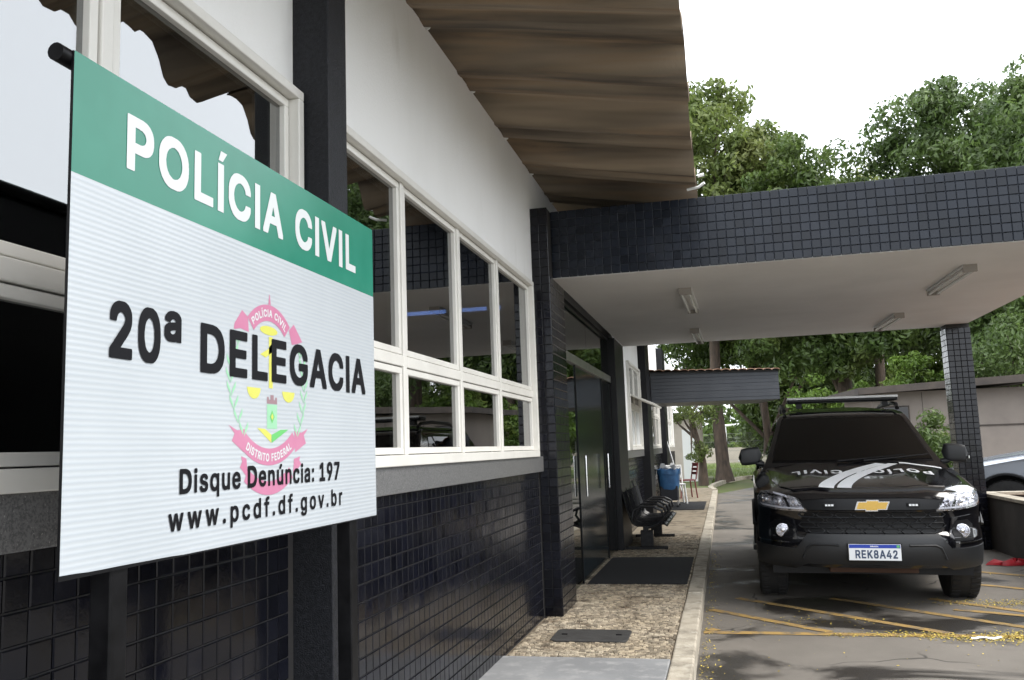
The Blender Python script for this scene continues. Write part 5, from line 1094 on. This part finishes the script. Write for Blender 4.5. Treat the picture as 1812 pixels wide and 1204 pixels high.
tree('dense_tree', (9.4, 26, 0), [(0, 0, 0), (-.1, 0, 1.2), (-.2, 0, 3), (0, 0, 6)], .30,
     [((.2, 0, 8.6), (2.1, 2.2, 2.9)), ((-1.1, .2, 7.9), (1.2, 2, 2.0)), ((-.8, 0, 4.4), (2.3, 2.0, 2.0)), ((2.2, 0, 6.5), (2.2, 2.3, 3.0))],
     230, 300, .68, .21, M['leaf_dark'], 'dense dark green tree cut by the right edge of the photo', GT, limbs=8, seed=13)
tree('twisted_tree', (7.0, 23.6, 0), [(0, 0, 0), (.15, 0, .7), (-.05, 0, 1.5), (.2, 0, 2.4)], .10,
     [((.3, 0, 3.4), (1.4, 1.2, .9)), ((-.5, 0, 3.0), (.8, 1, .6))], 34, 150, .45, .15, M['leaf_dark'], 'small twisted tree beyond the silver car', GT, limbs=9, seed=17)
tree('dark_tree', (1.6, 36, 0), [(0, 0, 0), (.1, 0, 1.5), (0, 0, 4)], .20,
     [((-.2, 0, 6.5), (2.4, 2.2, 2.2)), ((1.6, 0, 5.4), (2.0, 2.0, 1.3)), ((-2.2, 0, 5.6), (1.8, 2, 1.4))], 130, 200, .75, .24, M['leaf_mid'], 'shaded tree seen between the two canopies', GT, limbs=10, seed=19)
for k, (x, y, h, s) in enumerate(((3.6, 41, 7.6, 61), (7.0, 44, 8.4, 62), (11.8, 43, 8.2, 63), (15, 46, 7.6, 64))):
    tree('background_tree', (x, y, 0), [(0, 0, 0), (.05, 0, 1.2), (0, .1, 2.4)], .16, [((0, 0, h*.55), (2.3, 2.0, h*.36)), ((-1.2, .4, h*.36), (1.5, 1.5, h*.26)), ((1.3, -.3, h*.36), (1.5, 1.5, h*.26))], 170, 170, .8, .28, M['leaf_mid'],
         ('bushy background tree behind the police car roof, left of the others', 'bushy background tree behind the outbuilding, left of the tiled column', 'bushy background tree directly right of the tiled column', 'bushy background tree at the right edge, furthest from the station')[k], 'bushy trees in the background', limbs=5, seed=s)
tree('sapling', (-.72, 29.2, .08), [(0, 0, 0), (.02, 0, .8), (-.12, 0, 1.5), (-.3, 0, 2.3)], .13,
     [((-.2, 0, 2.6), (.9, .8, .7)), ((.15, -.2, 1.4), (.35, .4, .45)), ((-.2, -.3, 1.0), (.3, .3, .25))], 30, 90, .30, .12, M['leaf_mid'], 'slim leafy tree with a forked stem beside the thick trunk', GT, limbs=9, seed=23)
GS = 'shrubs round the outbuilding'
def shrub(base, r, n, lm, label, seed, ls=.13, cat='shrub', h=None, group=GS, name='shrub'):
    global rng
    t = tree(name, base, [(0, 0, 0), (.02, 0, r[2]*.4), (0, .02, r[2]*.9)], .035, [((0, 0, r[2]), r)], n, 110, .30, ls, lm, label, group, cat, 6, .1, seed)
    return t
shrub((3.58, 17.4, 0), (.36, .35, .95), 34, M['leaf_mid'], 'upright green shrub between the police car and the tiled column', 31, .12)
shrub((4.32, 19.2, 0), (.30, .3, .75), 22, M['leaf_mid'], 'narrow shrub just past the tiled column', 33, .11)
shrub((5.6, 28.2, 1.2), (.75, .8, 1.4), 50, M['leaf_bright'], 'tall bright green bush above the outbuilding roof', 35, .16)
shrub((4.2, 28.5, 1.2), (.8, .8, 1.0), 44, M['leaf_bright'], 'low bright green bush above the left of the outbuilding roof', 37, .16)
shrub((6.7, 28.3, 1.3), (.5, .6, 1.1), 32, M['leaf_bright'], 'narrow yellow green bush against the column above the roof', 39, .15)
shrub((2.9, 29.3, .6), (.9, .8, 1.4), 50, M['leaf_bright'], 'sunlit green bush behind the police car light bar', 41, .16)
shrub((1.9, 70, -.1), (2.4, 2, 1.9), 60, M['leaf_bright'], 'round green bush across the field behind the goal', 43, .34)
shrub((5.2, 66, -.1), (1.8, 2, 1.5), 50, M['leaf_bright'], 'wide bush across the field beyond the police car mirror', 45, .30)
# far wood closing the horizon, and the trees across the car park
wd = MB(); FC, FD = [], []
rng = np.random.default_rng(99)
for k in range(46):
    x = -40+k*2.6+rng.uniform(-1, 1); y = 95+rng.uniform(-8, 14); h = rng.uniform(3.5, 7.0); cl = np.array([x, y, h*.5])+rng.normal(size=(16, 3))*np.array([1.3, 1.2, h*.24])
    C, D = clump_points(cl, np.full(16, 1.1), 60); FC.append(C); FD.append(D)
FC, FD = np.concatenate(FC), np.concatenate(FD); k_ = FC[:, 2] > 0
tag(link('far_wood', leaves_mesh('far_wood', FC[k_], FD[k_], .62, M['leaf_mid'], .1, .6)), 'far green belt of trees along the horizon', 'trees', kind='stuff')
GP = 'trees across the car park'
for k, (x, y, h, s) in enumerate(((15, 6, 5.6, 51), (18, 12.5, 6.8, 52), (14.5, 18, 5.8, 53), (17, 24.5, 7.0, 54), (19, -2, 6.0, 55))):
    tree('car_park_tree', (x, y, 0), [(0, 0, 0), (.05, 0, 1), (0, .1, 2.2)], .18, [((0, 0, h-2.0), (2.4, 2.6, 1.9)), ((.5, 1.8, h-2.6), (1.6, 1.8, 1.3)), ((-.3, -1.8, h-2.8), (1.6, 1.7, 1.3))], 60, 130, .75, .26,
         M['leaf_dark'], 'dark green tree across the car park beyond the right edge of the view', GP, limbs=6, seed=s)
